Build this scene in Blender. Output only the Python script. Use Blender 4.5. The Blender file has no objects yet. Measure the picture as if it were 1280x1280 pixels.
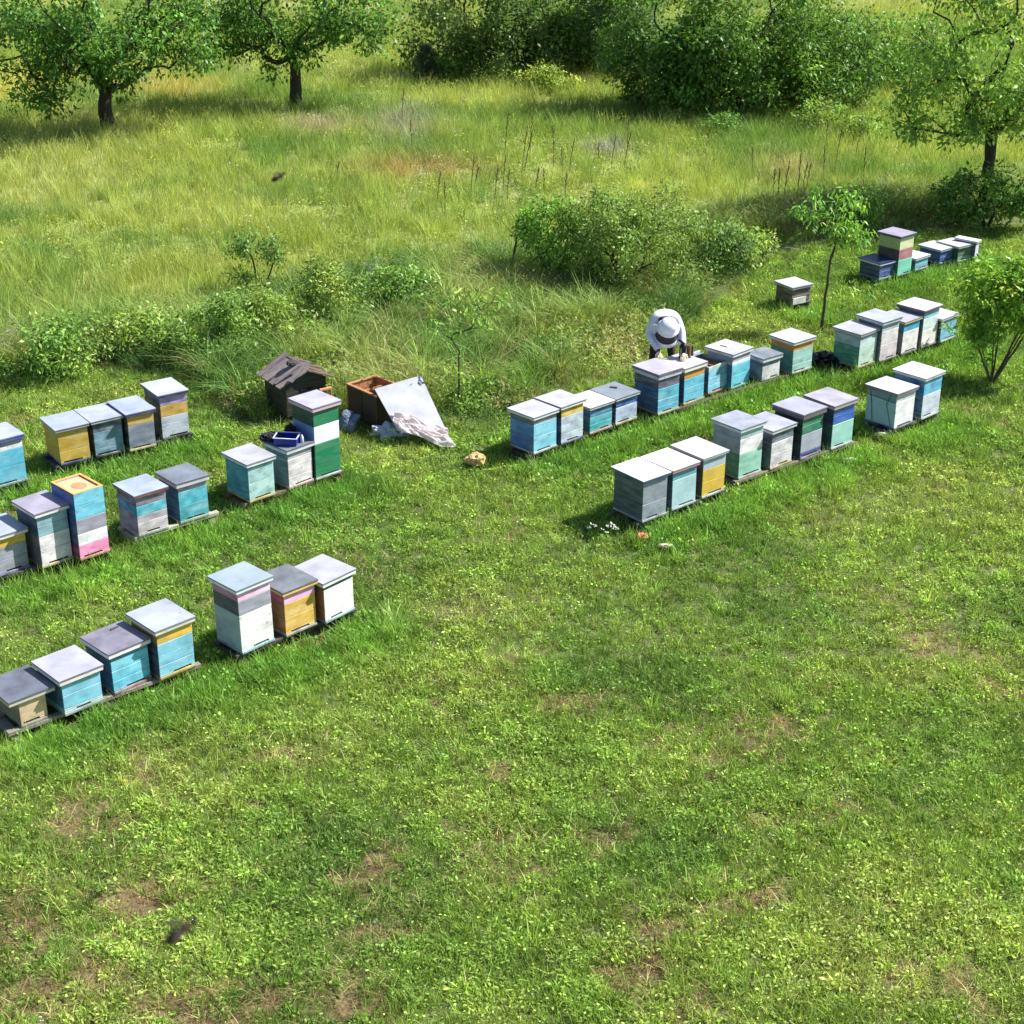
import bpy, bmesh, math, random
import numpy as np
from math import sin, cos, pi, radians
from mathutils import Vector, Matrix, Euler, noise as mnoise

random.seed(7); rng = np.random.default_rng(11)
S = bpy.context.scene
ROOT = S.collection

# ------------------------------------------------------------------ camera model
FPX, TH, ROLL, HC = 2047.8, 0.43345, 0.00424, 8.8904
F_ = np.array([0, cos(TH), -sin(TH)]); _r = np.array([1., 0, 0]); _u = np.array([0, sin(TH), cos(TH)])
R_ = cos(ROLL)*_r + sin(ROLL)*_u; U_ = -sin(ROLL)*_r + cos(ROLL)*_u
def at(px, py, z=0.0):
    d = F_ + R_*(px-640)/FPX - U_*(py-640)/FPX
    t = (z-HC)/d[2]
    return Vector(np.array([0, 0, HC]) + d*t)
cam = bpy.data.cameras.new('camera'); co = bpy.data.objects.new('camera', cam); ROOT.objects.link(co)
co.matrix_world = Matrix(((R_[0], U_[0], -F_[0], 0), (R_[1], U_[1], -F_[1], 0), (R_[2], U_[2], -F_[2], HC), (0, 0, 0, 1)))
cam.sensor_width = 36; cam.lens = FPX/1280*36; cam.clip_end = 3000; cam.clip_start = 0.05
cam.dof.use_dof = True; cam.dof.focus_distance = 19; cam.dof.aperture_fstop = 18
S.camera = co
S.cycles.max_bounces = 6; S.cycles.diffuse_bounces = 3; S.cycles.glossy_bounces = 2; S.cycles.transmission_bounces = 3; S.cycles.sample_clamp_indirect = 4

# ------------------------------------------------------------------ light
SAZ, SEL = radians(15), radians(46)
w = bpy.data.worlds.new("World"); S.world = w; w.use_nodes = True
nt = w.node_tree; bg = nt.nodes['Background']
sky = nt.nodes.new('ShaderNodeTexSky'); sky.sky_type = 'NISHITA'; sky.sun_disc = False
sky.sun_elevation = SEL; sky.sun_rotation = pi/2 - SAZ
nt.links.new(sky.outputs[0], bg.inputs[0]); bg.inputs[1].default_value = 0.075
sl = bpy.data.lights.new('sun', 'SUN'); so = bpy.data.objects.new('sun', sl); ROOT.objects.link(so)
sl.energy = 5.0; sl.angle = radians(0.5); sl.color = (1, 0.965, 0.915)
sd = Vector((cos(SAZ)*cos(SEL), sin(SAZ)*cos(SEL), sin(SEL)))
so.rotation_euler = sd.to_track_quat('Z', 'Y').to_euler(); so.location = sd*50
S.view_settings.view_transform = 'Standard'; S.view_settings.look = 'None'
S.view_settings.exposure = 0.86; S.view_settings.gamma = 1

# ------------------------------------------------------------------ materials
def s2l(c):
    return tuple(((x/255.0)/12.92 if x/255.0 <= 0.04045 else ((x/255.0+0.055)/1.055)**2.4) for x in c)
MATS = {}
def newmat(name):
    m = bpy.data.materials.new(name); m.use_nodes = True
    return m, m.node_tree, m.node_tree.nodes['Principled BSDF']
def N(nt, t, **k):
    n = nt.nodes.new(t)
    for a, b in k.items(): setattr(n, a, b)
    return n
def ramp(nt, stops):
    r = N(nt, 'ShaderNodeValToRGB'); e = r.color_ramp.elements
    while len(e) < len(stops): e.new(0.5)
    for i, (p, c) in enumerate(stops):
        e[i].position = p; e[i].color = (*c, 1) if len(c) == 3 else c
    return r
def coords(nt, scale, objspace=True):
    """object coordinates shifted by where the object stands, so that no two look alike"""
    tc = N(nt, 'ShaderNodeTexCoord'); oi = N(nt, 'ShaderNodeObjectInfo')
    ad = N(nt, 'ShaderNodeVectorMath', operation='MULTIPLY_ADD')
    nt.links.new(oi.outputs['Random'], ad.inputs[0]); ad.inputs[1].default_value = (37, 51, 23)
    nt.links.new(tc.outputs['Object'], ad.inputs[2])
    mp = N(nt, 'ShaderNodeMapping'); mp.inputs['Scale'].default_value = scale
    nt.links.new(ad.outputs[0], mp.inputs[0])
    return mp
def mixc(nt, fac, a, b, mode='MIX'):
    m = N(nt, 'ShaderNodeMix', data_type='RGBA', blend_type=mode)
    for sock, val in ((m.inputs[0], fac), (m.inputs[6], a), (m.inputs[7], b)):
        if isinstance(val, (int, float)): sock.default_value = val
        elif isinstance(val, tuple): sock.default_value = (*val, 1) if len(val) == 3 else val
        else: nt.links.new(val, sock)
    return m.outputs[2]
def paint(rgb, wear=0.35, rough=0.55):
    """brushed, weathered paint on planks"""
    key = ('paint', tuple(rgb), wear)
    if key in MATS: return MATS[key]
    m, nt, b = newmat('paint_%d_%d_%d' % tuple(int(x) for x in rgb))
    c = s2l(rgb)
    lum = sum(c)/3
    lite = tuple(min(0.80, x*0.55+0.36*max(0.45, lum)+0.10) for x in c)
    dark = tuple(x*0.55 for x in c); wear = min(1, wear*2.1)
    m1 = coords(nt, (2.2, 2.2, 13)); n1 = N(nt, 'ShaderNodeTexNoise'); n1.inputs['Scale'].default_value = 1.6; n1.inputs['Detail'].default_value = 6; n1.inputs['Roughness'].default_value = .65
    nt.links.new(m1.outputs[0], n1.inputs['Vector'])
    r1 = ramp(nt, [(0.36, (0, 0, 0)), (0.66, (1, 1, 1))]); nt.links.new(n1.outputs[0], r1.inputs[0])
    m2 = coords(nt, (3, 3, 5)); n2 = N(nt, 'ShaderNodeTexNoise'); n2.inputs['Scale'].default_value = 2.0; n2.inputs['Detail'].default_value = 5
    nt.links.new(m2.outputs[0], n2.inputs['Vector'])
    r2 = ramp(nt, [(0.40, (0, 0, 0)), (0.75, (1, 1, 1))]); nt.links.new(n2.outputs[0], r2.inputs[0])
    mul = N(nt, 'ShaderNodeMath', operation='MULTIPLY'); nt.links.new(r1.outputs[0], mul.inputs[0]); mul.inputs[1].default_value = wear
    c1 = mixc(nt, mul.outputs[0], c, lite)
    mul2 = N(nt, 'ShaderNodeMath', operation='MULTIPLY'); nt.links.new(r2.outputs[0], mul2.inputs[0]); mul2.inputs[1].default_value = wear*1.1
    c2 = mixc(nt, mul2.outputs[0], c1, dark)
    # flaked spots show grey wood
    m3 = coords(nt, (6, 6, 13)); n3 = N(nt, 'ShaderNodeTexNoise'); n3.inputs['Scale'].default_value = 2.2; n3.inputs['Detail'].default_value = 8; n3.inputs['Roughness'].default_value = .7
    nt.links.new(m3.outputs[0], n3.inputs['Vector'])
    r3 = ramp(nt, [(0.60, (0, 0, 0)), (0.66, (1, 1, 1))]); nt.links.new(n3.outputs[0], r3.inputs[0])
    mul3 = N(nt, 'ShaderNodeMath', operation='MULTIPLY'); nt.links.new(r3.outputs[0], mul3.inputs[0]); mul3.inputs[1].default_value = min(1, wear*1.6)
    c3 = mixc(nt, mul3.outputs[0], c2, (0.22, 0.19, 0.16))
    nt.links.new(c3, b.inputs['Base Color']); b.inputs['Roughness'].default_value = rough
    bp = N(nt, 'ShaderNodeBump'); bp.inputs['Strength'].default_value = 0.35; bp.inputs['Distance'].default_value = 0.003
    nt.links.new(n1.outputs[0], bp.inputs['Height']); nt.links.new(bp.outputs[0], b.inputs['Normal'])
    MATS[key] = m; return m
def wood(rgb, rgb2, scale=(3, 3, 30), name='wood', rough=.75):
    key = ('wood', tuple(rgb), tuple(rgb2))
    if key in MATS: return MATS[key]
    m, nt, b = newmat(name)
    m1 = coords(nt, scale); n1 = N(nt, 'ShaderNodeTexNoise'); n1.inputs['Scale'].default_value = 2.2; n1.inputs['Detail'].default_value = 8; n1.inputs['Distortion'].default_value = .8
    nt.links.new(m1.outputs[0], n1.inputs['Vector'])
    r1 = ramp(nt, [(0.3, s2l(rgb)), (0.7, s2l(rgb2))]); nt.links.new(n1.outputs[0], r1.inputs[0])
    nt.links.new(r1.outputs[0], b.inputs['Base Color']); b.inputs['Roughness'].default_value = rough
    bp = N(nt, 'ShaderNodeBump'); bp.inputs['Strength'].default_value = 0.5; bp.inputs['Distance'].default_value = 0.004
    nt.links.new(n1.outputs[0], bp.inputs['Height']); nt.links.new(bp.outputs[0], b.inputs['Normal'])
    MATS[key] = m; return m
def sheet(rgb, dirt=0.4, metal=0.0, rough=.42):
    """weathered sheet-metal or painted lid top, with water stains and rust specks"""
    key = ('sheet', tuple(rgb), dirt, metal)
    if key in MATS: return MATS[key]
    m, nt, b = newmat('lid_sheet_%d' % rgb[0]); c = s2l(rgb); kf = .56+.32*min(1, max(0, (min(rgb)-165)/70)); c = (c[0]*kf, c[1]*kf*1.01, c[2]*kf*1.02); dirt = min(1, dirt*1.8)
    m1 = coords(nt, (1, 1, 1)); n1 = N(nt, 'ShaderNodeTexNoise'); n1.inputs['Scale'].default_value = 3.6; n1.inputs['Detail'].default_value = 9; n1.inputs['Roughness'].default_value = .6
    nt.links.new(m1.outputs[0], n1.inputs['Vector'])
    r1 = ramp(nt, [(0.35, (0, 0, 0)), (0.7, (1, 1, 1))]); nt.links.new(n1.outputs[0], r1.inputs[0])
    mul = N(nt, 'ShaderNodeMath', operation='MULTIPLY'); nt.links.new(r1.outputs[0], mul.inputs[0]); mul.inputs[1].default_value = dirt
    c1 = mixc(nt, mul.outputs[0], c, tuple(x*0.5 for x in c))
    n2 = N(nt, 'ShaderNodeTexNoise'); n2.inputs['Scale'].default_value = 17; n2.inputs['Detail'].default_value = 4
    nt.links.new(m1.outputs[0], n2.inputs['Vector'])
    r2 = ramp(nt, [(0.68, (0, 0, 0)), (0.74, (1, 1, 1))]); nt.links.new(n2.outputs[0], r2.inputs[0])
    mul2 = N(nt, 'ShaderNodeMath', operation='MULTIPLY'); nt.links.new(r2.outputs[0], mul2.inputs[0]); mul2.inputs[1].default_value = dirt*.8
    c2 = mixc(nt, mul2.outputs[0], c1, (0.17, 0.14, 0.13))
    nt.links.new(c2, b.inputs['Base Color']); b.inputs['Roughness'].default_value = rough; b.inputs['Metallic'].default_value = metal
    bp = N(nt, 'ShaderNodeBump'); bp.inputs['Strength'].default_value = 0.25; bp.inputs['Distance'].default_value = 0.01
    nt.links.new(n1.outputs[0], bp.inputs['Height']); nt.links.new(bp.outputs[0], b.inputs['Normal'])
    MATS[key] = m; return m
def plain(name, rgb, rough=.6, metal=0, var=.25, scale=8, bump=.0):
    key = ('plain', name)
    if key in MATS: return MATS[key]
    m, nt, b = newmat(name); c = s2l(rgb)
    m1 = coords(nt, (1, 1, 1)); n1 = N(nt, 'ShaderNodeTexNoise'); n1.inputs['Scale'].default_value = scale; n1.inputs['Detail'].default_value = 5
    nt.links.new(m1.outputs[0], n1.inputs['Vector'])
    r1 = ramp(nt, [(0.3, tuple(x*(1-var) for x in c)), (0.7, tuple(min(1, x*(1+var)) for x in c))]); nt.links.new(n1.outputs[0], r1.inputs[0])
    nt.links.new(r1.outputs[0], b.inputs['Base Color']); b.inputs['Roughness'].default_value = rough; b.inputs['Metallic'].default_value = metal
    if bump:
        bp = N(nt, 'ShaderNodeBump'); bp.inputs['Strength'].default_value = bump; bp.inputs['Distance'].default_value = 0.01
        nt.links.new(n1.outputs[0], bp.inputs['Height']); nt.links.new(bp.outputs[0], b.inputs['Normal'])
    MATS[key] = m; return m
def leafmat(name, instancer, trans=.38, rough=.45, gloss=.25):
    m, nt, b = newmat(name)
    va = N(nt, 'ShaderNodeAttribute', attribute_type='GEOMETRY', attribute_name='Col')
    col = va.outputs['Color']
    if instancer:
        ia = N(nt, 'ShaderNodeAttribute', attribute_type='INSTANCER', attribute_name='tint')
        col = mixc(nt, 1.0, va.outputs['Color'], ia.outputs['Color'], 'MULTIPLY')
    nt.links.new(col, b.inputs['Base Color']); b.inputs['Roughness'].default_value = rough
    b.inputs['Specular IOR Level'].default_value = gloss
    tr = N(nt, 'ShaderNodeBsdfTranslucent')
    tc = mixc(nt, 1.0, col, (1.15, 1.1, .55), 'MULTIPLY'); nt.links.new(tc, tr.inputs[0])
    ms = N(nt, 'ShaderNodeMixShader'); ms.inputs[0].default_value = trans
    nt.links.new(b.outputs[0], ms.inputs[1]); nt.links.new(tr.outputs[0], ms.inputs[2])
    nt.links.new(ms.outputs[0], nt.nodes['Material Output'].inputs[0])
    return m
LEAF_I = leafmat('grass_blades', True, .38, .5, .12)
LEAF_T = leafmat('tree_leaves', False, .36, .42, .25)
BARK = wood((62, 52, 44), (104, 94, 82), (6, 6, 2), 'bark', .9)
BARK_DK = wood((40, 34, 28), (74, 66, 56), (6, 6, 2), 'dark_bark', .9)
PLY = (206, 178, 138)

# ------------------------------------------------------------------ object helpers
def tag(o, label=None, cat=None, group=None, kind=None):
    if label: o['label'] = label
    if cat: o['category'] = cat
    if group: o['group'] = group
    if kind: o['kind'] = kind
    return o
def empty(name, loc, yaw=0, tilt=(0, 0), scale=None):
    o = bpy.data.objects.new(name, None); ROOT.objects.link(o); o.empty_display_size = .1
    o.location = loc; o.rotation_euler = (tilt[0], tilt[1], yaw)
    return o
class MB:
    """collects simple shapes into one mesh object"""
    def __init__(s): s.v = []; s.f = []; s.m = []; s.mats = []
    def mi(s, mat):
        if mat not in s.mats: s.mats.append(mat)
        return s.mats.index(mat)
    def add(s, vs, fs, mat):
        k = len(s.v); i = s.mi(mat)
        s.v += [tuple(v) for v in vs]; s.f += [tuple(a+k for a in f) for f in fs]; s.m += [i]*len(fs)
    def box(s, x0, x1, y0, y1, z0, z1, mat, mats=None, M=None):
        """mats: optional dict of side -> material, sides are 'f' (-y) 'b' 'l' 'r' 't' 'd'"""
        vs = [Vector((x, y, z)) for z in (z0, z1) for y in (y0, y1) for x in (x0, x1)]
        if M is not None: vs = [M @ v for v in vs]
        fs = {'d': (0, 2, 3, 1), 't': (4, 5, 7, 6), 'f': (0, 1, 5, 4), 'b': (2, 6, 7, 3), 'l': (0, 4, 6, 2), 'r': (1, 3, 7, 5)}
        k = len(s.v); s.v += [tuple(v) for v in vs]
        for key, f in fs.items():
            s.f.append(tuple(a+k for a in f)); s.m.append(s.mi((mats or {}).get(key, mat)))
    def tube(s, pts, rad, mat, n=6, cap=True):
        pts = [Vector(p) for p in pts]; rings = []
        if isinstance(rad, (int, float)): rad = [rad]*len(pts)
        ref = Vector((0, 0, 1))
        for i, p in enumerate(pts):
            d = (pts[min(i+1, len(pts)-1)]-pts[max(i-1, 0)])
            if d.length < 1e-9: d = Vector((0, 0, 1))
            d.normalize()
            a = d.cross(ref if abs(d.dot(ref)) < .95 else Vector((1, 0, 0))).normalized(); b = d.cross(a)
            rings.append([p + (a*cos(t)+b*sin(t))*rad[i] for t in [2*pi*j/n for j in range(n)]])
        vs = [v for r in rings for v in r]; fs = []
        for i in range(len(rings)-1):
            for j in range(n):
                fs.append((i*n+j, i*n+(j+1) % n, (i+1)*n+(j+1) % n, (i+1)*n+j))
        if cap:
            fs.append(tuple(range(n-1, -1, -1))); fs.append(tuple((len(rings)-1)*n+j for j in range(n)))
        s.add(vs, fs, mat)
    def lathe(s, prof, mat, n=20, M=None, cap=True):
        vs = []; fs = []
        for r, z in prof:
            for j in range(n):
                v = Vector((r*cos(2*pi*j/n), r*sin(2*pi*j/n), z)); vs.append(M @ v if M is not None else v)
        for i in range(len(prof)-1):
            for j in range(n): fs.append((i*n+j, i*n+(j+1) % n, (i+1)*n+(j+1) % n, (i+1)*n+j))
        if cap:
            fs.append(tuple(range(n-1, -1, -1))); fs.append(tuple((len(prof)-1)*n+j for j in range(n)))
        s.add(vs, fs, mat)
    def build(s, name, parent=None, bevel=0, smooth=False):
        me = bpy.data.meshes.new(name); me.from_pydata(s.v, [], s.f)
        for m in s.mats: me.materials.append(m)
        me.polygons.foreach_set('material_index', s.m)
        if smooth: me.polygons.foreach_set('use_smooth', [True]*len(s.f))
        me.update()
        o = bpy.data.objects.new(name, me); ROOT.objects.link(o)
        if parent: o.parent = parent
        if bevel:
            b = o.modifiers.new('bevel', 'BEVEL'); b.width = bevel; b.segments = 1; b.limit_method = 'ANGLE'
        return o
def leafmesh(name, V, Fq, C, mat, parent=None, tris=False):
    """V (n,3) verts; Fq (m,k) faces; C (n,3) colours"""
    me = bpy.data.meshes.new(name)
    V = np.asarray(V, dtype=np.float32); Fq = np.asarray(Fq, dtype=np.int32)
    k = Fq.shape[1]
    me.vertices.add(len(V)); me.vertices.foreach_set('co', V.ravel())
    me.loops.add(Fq.size); me.loops.foreach_set('vertex_index', Fq.ravel())
    me.polygons.add(len(Fq)); me.polygons.foreach_set('loop_start', np.arange(0, Fq.size, k, dtype=np.int32))
    me.update(calc_edges=True)
    a = me.attributes.new('Col', 'FLOAT_COLOR', 'POINT')
    a.data.foreach_set('color', np.hstack([C, np.ones((len(C), 1))]).astype(np.float32).ravel())
    me.materials.append(mat); me.validate()
    o = bpy.data.objects.new(name, me)
    if parent is not False:
        ROOT.objects.link(o)
        if parent: o.parent = parent
    return o

# smooth 2-d value noise (numpy)
_lat = rng.random((256, 256))
def vnoise(x, y, s=1.0, o=0):
    x = np.asarray(x)/s + 31.7*o + 100; y = np.asarray(y)/s + 17.3*o + 100
    xi = np.floor(x).astype(int); yi = np.floor(y).astype(int); fx = x-xi; fy = y-yi
    fx = fx*fx*(3-2*fx); fy = fy*fy*(3-2*fy)
    g = lambda a, b: _lat[a % 256, b % 256]
    return (g(xi, yi)*(1-fx)+g(xi+1, yi)*fx)*(1-fy) + (g(xi, yi+1)*(1-fx)+g(xi+1, yi+1)*fx)*fy
def fbm(x, y, s=1.0, o=0, n=4):
    t = 0; a = 1; w_ = 0
    for i in range(n):
        t = t + a*vnoise(x, y, s/2**i, o+i*3); w_ += a; a *= .55
    return t/w_

# ------------------------------------------------------------------ ground
def pl(pts):
    P = [at(x, y) for x, y in pts]
    return np.array([p.x for p in P]), np.array([p.y for p in P])
LOWX, LOWY = pl([(-900, 520), (-200, 500), (0, 484), (110, 466), (230, 482), (290, 535), (330, 542), (450, 520), (560, 535), (620, 540), (700, 502), (790, 470), (850, 432), (905, 372), (960, 325), (1060, 300), (1280, 285), (1700, 275)])
UPX, UPY = pl([(-900, 450), (-200, 445), (0, 436), (120, 420), (250, 395), (400, 360), (560, 335), (760, 310), (950, 268), (1060, 258), (1280, 235), (1700, 225)])
def ylow(x): return np.interp(x, LOWX, LOWY)
def yup(x): return np.interp(x, UPX, UPY)
DRY = [(200, 1110, 70, 42), (60, 1240, 110, 60), (250, 1255, 90, 45), (440, 1085, 60, 22), (1155, 812, 34, 34), (930, 1120, 60, 35), (1200, 1235, 90, 45), (760, 1045, 30, 20), (800, 1180, 50, 25), (20, 1150, 50, 60), (420, 1250, 60, 30), (165, 950, 50, 35), (960, 905, 60, 35), (1060, 1000, 40, 20), (1250, 845, 30, 30), (470, 1150, 70, 20), (610, 950, 40, 20), (700, 870, 40, 16), (880, 1245, 60, 22), (365, 940, 50, 20), (950, 1010, 40, 16), (90, 1040, 60, 30)]
DRYW = []
for px, py, rx, ry in DRY:
    p = at(px, py); q = at(px+rx, py); q2 = at(px, py-ry); DRYW.append((p.x, p.y, abs(q.x-p.x), abs(q2.y-p.y)))
def dryness(x, y):
    d = np.zeros_like(x)
    wx = x + (fbm(x, y, .5, 40)-.5)*.9; wy = y + (fbm(x, y, .5, 50)-.5)*.9
    for cx, cy, rx, ry in DRYW:
        d = np.maximum(d, np.exp(-(((wx-cx)/rx)**2+((wy-cy)/ry)**2)*1.3))
    return np.clip(d + np.clip((fbm(x, y, .8, 77)-.60)*4, 0, .55), 0, 1)
def gz(x, y):
    return (vnoise(x, y, 1.1, 5)-.5)*.022 + (vnoise(x, y, 3.5, 9)-.5)*.03 - .055
def axis(a, b, st, far):
    c = list(np.arange(a, b+st, st)); d = st*2; lo = a; hi = b; L = []; Hh = []
    while hi < far or lo > -far:
        d *= 1.35; lo -= d; hi += d; L.append(lo); Hh.append(hi)
    return np.array(L[::-1]+c+Hh)
gx = axis(-14, 16, .25, 900); gy = axis(6, 50, .25, 900)
GX, GY = np.meshgrid(gx, gy, indexing='ij'); near = (np.abs(GX) < 20) & (GY > 0) & (GY < 60)
GZ = np.where(near, gz(GX, GY), -.055)
nx, ny = GX.shape
V = np.stack([GX, GY, GZ], -1).reshape(-1, 3)
I = np.arange(nx*ny).reshape(nx, ny)
Fq = np.stack([I[:-1, :-1], I[1:, :-1], I[1:, 1:], I[:-1, 1:]], -1).reshape(-1, 4)
x, y = V[:, 0], V[:, 1]
dr = dryness(x, y)[:, None]
base = np.array([.095, .12, .034])*(1-dr) + np.array([.15, .105, .055])*dr
mead = (y > yup(x))[:, None]
base = np.where(mead, np.array([.28, .32, .10]), base)
base = base*(.75+.5*fbm(x, y, 1.2, 3)[:, None])
gm, nt, b = newmat('ground_soil_and_thatch')
va = N(nt, 'ShaderNodeAttribute', attribute_name='Col'); tc = N(nt, 'ShaderNodeNewGeometry')
n1 = N(nt, 'ShaderNodeTexNoise'); n1.inputs['Scale'].default_value = 22; n1.inputs['Detail'].default_value = 8; nt.links.new(tc.outputs['Position'], n1.inputs['Vector'])
r1 = ramp(nt, [(0.3, (.55, .5, .45)), (0.7, (1.5, 1.5, 1.4))]); nt.links.new(n1.outputs[0], r1.inputs[0])
nt.links.new(mixc(nt, 1.0, va.outputs['Color'], r1.outputs[0], 'MULTIPLY'), b.inputs['Base Color']); b.inputs['Roughness'].default_value = .95
bp = N(nt, 'ShaderNodeBump'); bp.inputs['Strength'].default_value = .8; bp.inputs['Distance'].default_value = .03
nt.links.new(n1.outputs[0], bp.inputs['Height']); nt.links.new(bp.outputs[0], b.inputs['Normal'])
g = leafmesh('ground', V, Fq, base, gm); g['kind'] = 'structure'

# ------------------------------------------------------------------ beehives
# position table: near lid corner x, y; lid top z; yaw; lid width; lid depth
HP = {
'A1':(-4.915,13.749,0.443,0.740,0.499,0.560),'A2':(-4.480,14.020,0.527,0.766,0.496,0.555),
'A3':(-4.075,14.437,0.595,0.788,0.507,0.534),'A4':(-3.663,14.731,0.700,0.780,0.495,0.548),
'B1':(-2.889,15.279,0.888,0.799,0.494,0.510),'B2':(-2.468,15.664,0.661,0.777,0.482,0.548),
'B3':(-2.066,15.973,0.619,0.854,0.502,0.550),'C1':(-6.03,17.07,0.62,0.75,0.465,0.55),
'C2':(-5.563,17.303,0.821,0.768,0.461,0.546),'C3':(-5.164,17.546,0.971,0.782,0.403,0.510),
'C4':(-4.604,18.166,0.668,0.729,0.479,0.525),'C5':(-4.162,18.556,0.657,0.717,0.475,0.529),
'C6':(-3.385,19.193,0.654,0.768,0.463,0.559),'C7':(-2.928,19.632,0.664,0.82,0.470,0.517),
'C8':(-2.612,19.931,1.136,0.765,0.479,0.529),'D1':(-6.787,19.617,0.767,0.704,0.500,0.557),
'D2':(-6.125,20.383,0.628,0.610,0.483,0.594),'D3':(-5.717,20.665,0.637,0.622,0.476,0.597),
'D4':(-5.299,20.888,0.662,0.641,0.450,0.615),'D5':(-4.926,21.317,0.775,0.602,0.466,0.611),
'E1':(0.295,20.840,0.660,0.765,0.505,0.535),'E2':(0.683,21.189,0.680,0.750,0.495,0.537),
'E3':(1.097,21.584,0.517,0.740,0.508,0.536),'E4':(1.484,21.930,0.522,0.740,0.500,0.536),
'E5':(2.123,22.337,0.748,0.694,0.490,0.563),'E6':(2.542,22.747,0.691,0.725,0.499,0.540),
'E7':(2.953,23.241,0.536,0.765,0.455,0.530),'E8':(3.331,23.435,0.673,0.789,0.506,0.553),
'E9':(3.842,23.777,0.484,0.669,0.447,0.40),'E10':(4.361,24.115,0.632,0.689,0.519,0.531),
'E11':(5.449,24.400,0.673,0.751,0.512,0.556),'E12':(5.842,24.698,0.776,0.701,0.485,0.542),
'E13':(6.264,25.037,0.670,0.750,0.492,0.528),'E14':(6.657,25.359,0.760,0.769,0.507,0.546),
'E15':(7.039,25.661,0.518,0.756,0.499,0.540),'F1':(1.632,18.640,0.690,0.693,0.482,0.597),
'F2':(2.040,19.006,0.674,0.693,0.490,0.600),'F3':(2.460,19.384,0.679,0.702,0.481,0.608),
'F4':(3.014,20.001,0.833,0.708,0.510,0.551),'F5':(3.486,20.338,0.681,0.721,0.505,0.555),
'F6':(3.948,20.689,0.778,0.725,0.501,0.561),'F7':(4.433,21.050,0.768,0.689,0.508,0.567),
'F8':(5.470,21.802,0.667,0.729,0.508,0.577),'F9':(5.951,22.205,0.751,0.751,0.509,0.577),
'G0':(4.886,27.640,0.439,0.572,0.482,0.490),'G1':(6.740,29.197,0.424,0.658,0.446,0.540),
'G2':(7.127,29.413,0.873,0.721,0.478,0.540),'G3':(7.538,29.782,0.353,0.746,0.47,0.500),
'G4':(8.110,30.261,0.383,0.691,0.479,0.546),'G5':(8.479,30.391,0.413,0.640,0.455,0.544),
'G6':(8.863,30.579,0.466,0.868,0.20,0.471)}
lb=(116,196,222); lb2=(150,208,224); cy=(70,186,208); pale=(172,212,218); bl=(24,70,172); navy=(34,40,110); gy=(146,150,166); dg=(72,92,108)
ye=(226,184,44); wh=(244,240,240); pk=(238,138,182); lpk=(246,196,228); gn=(0,120,78); mint=(150,216,198); te=(60,158,150); lil=(186,164,214)
cream=(214,216,164); brn=(84,64,56); mar=(140,44,70); bw=(200,214,226); orng=(222,158,30); rose=(176,126,126)
GALV=(196,202,216); WHT=(238,240,246); LILG=(190,188,206); GRY=(172,178,190)
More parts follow.
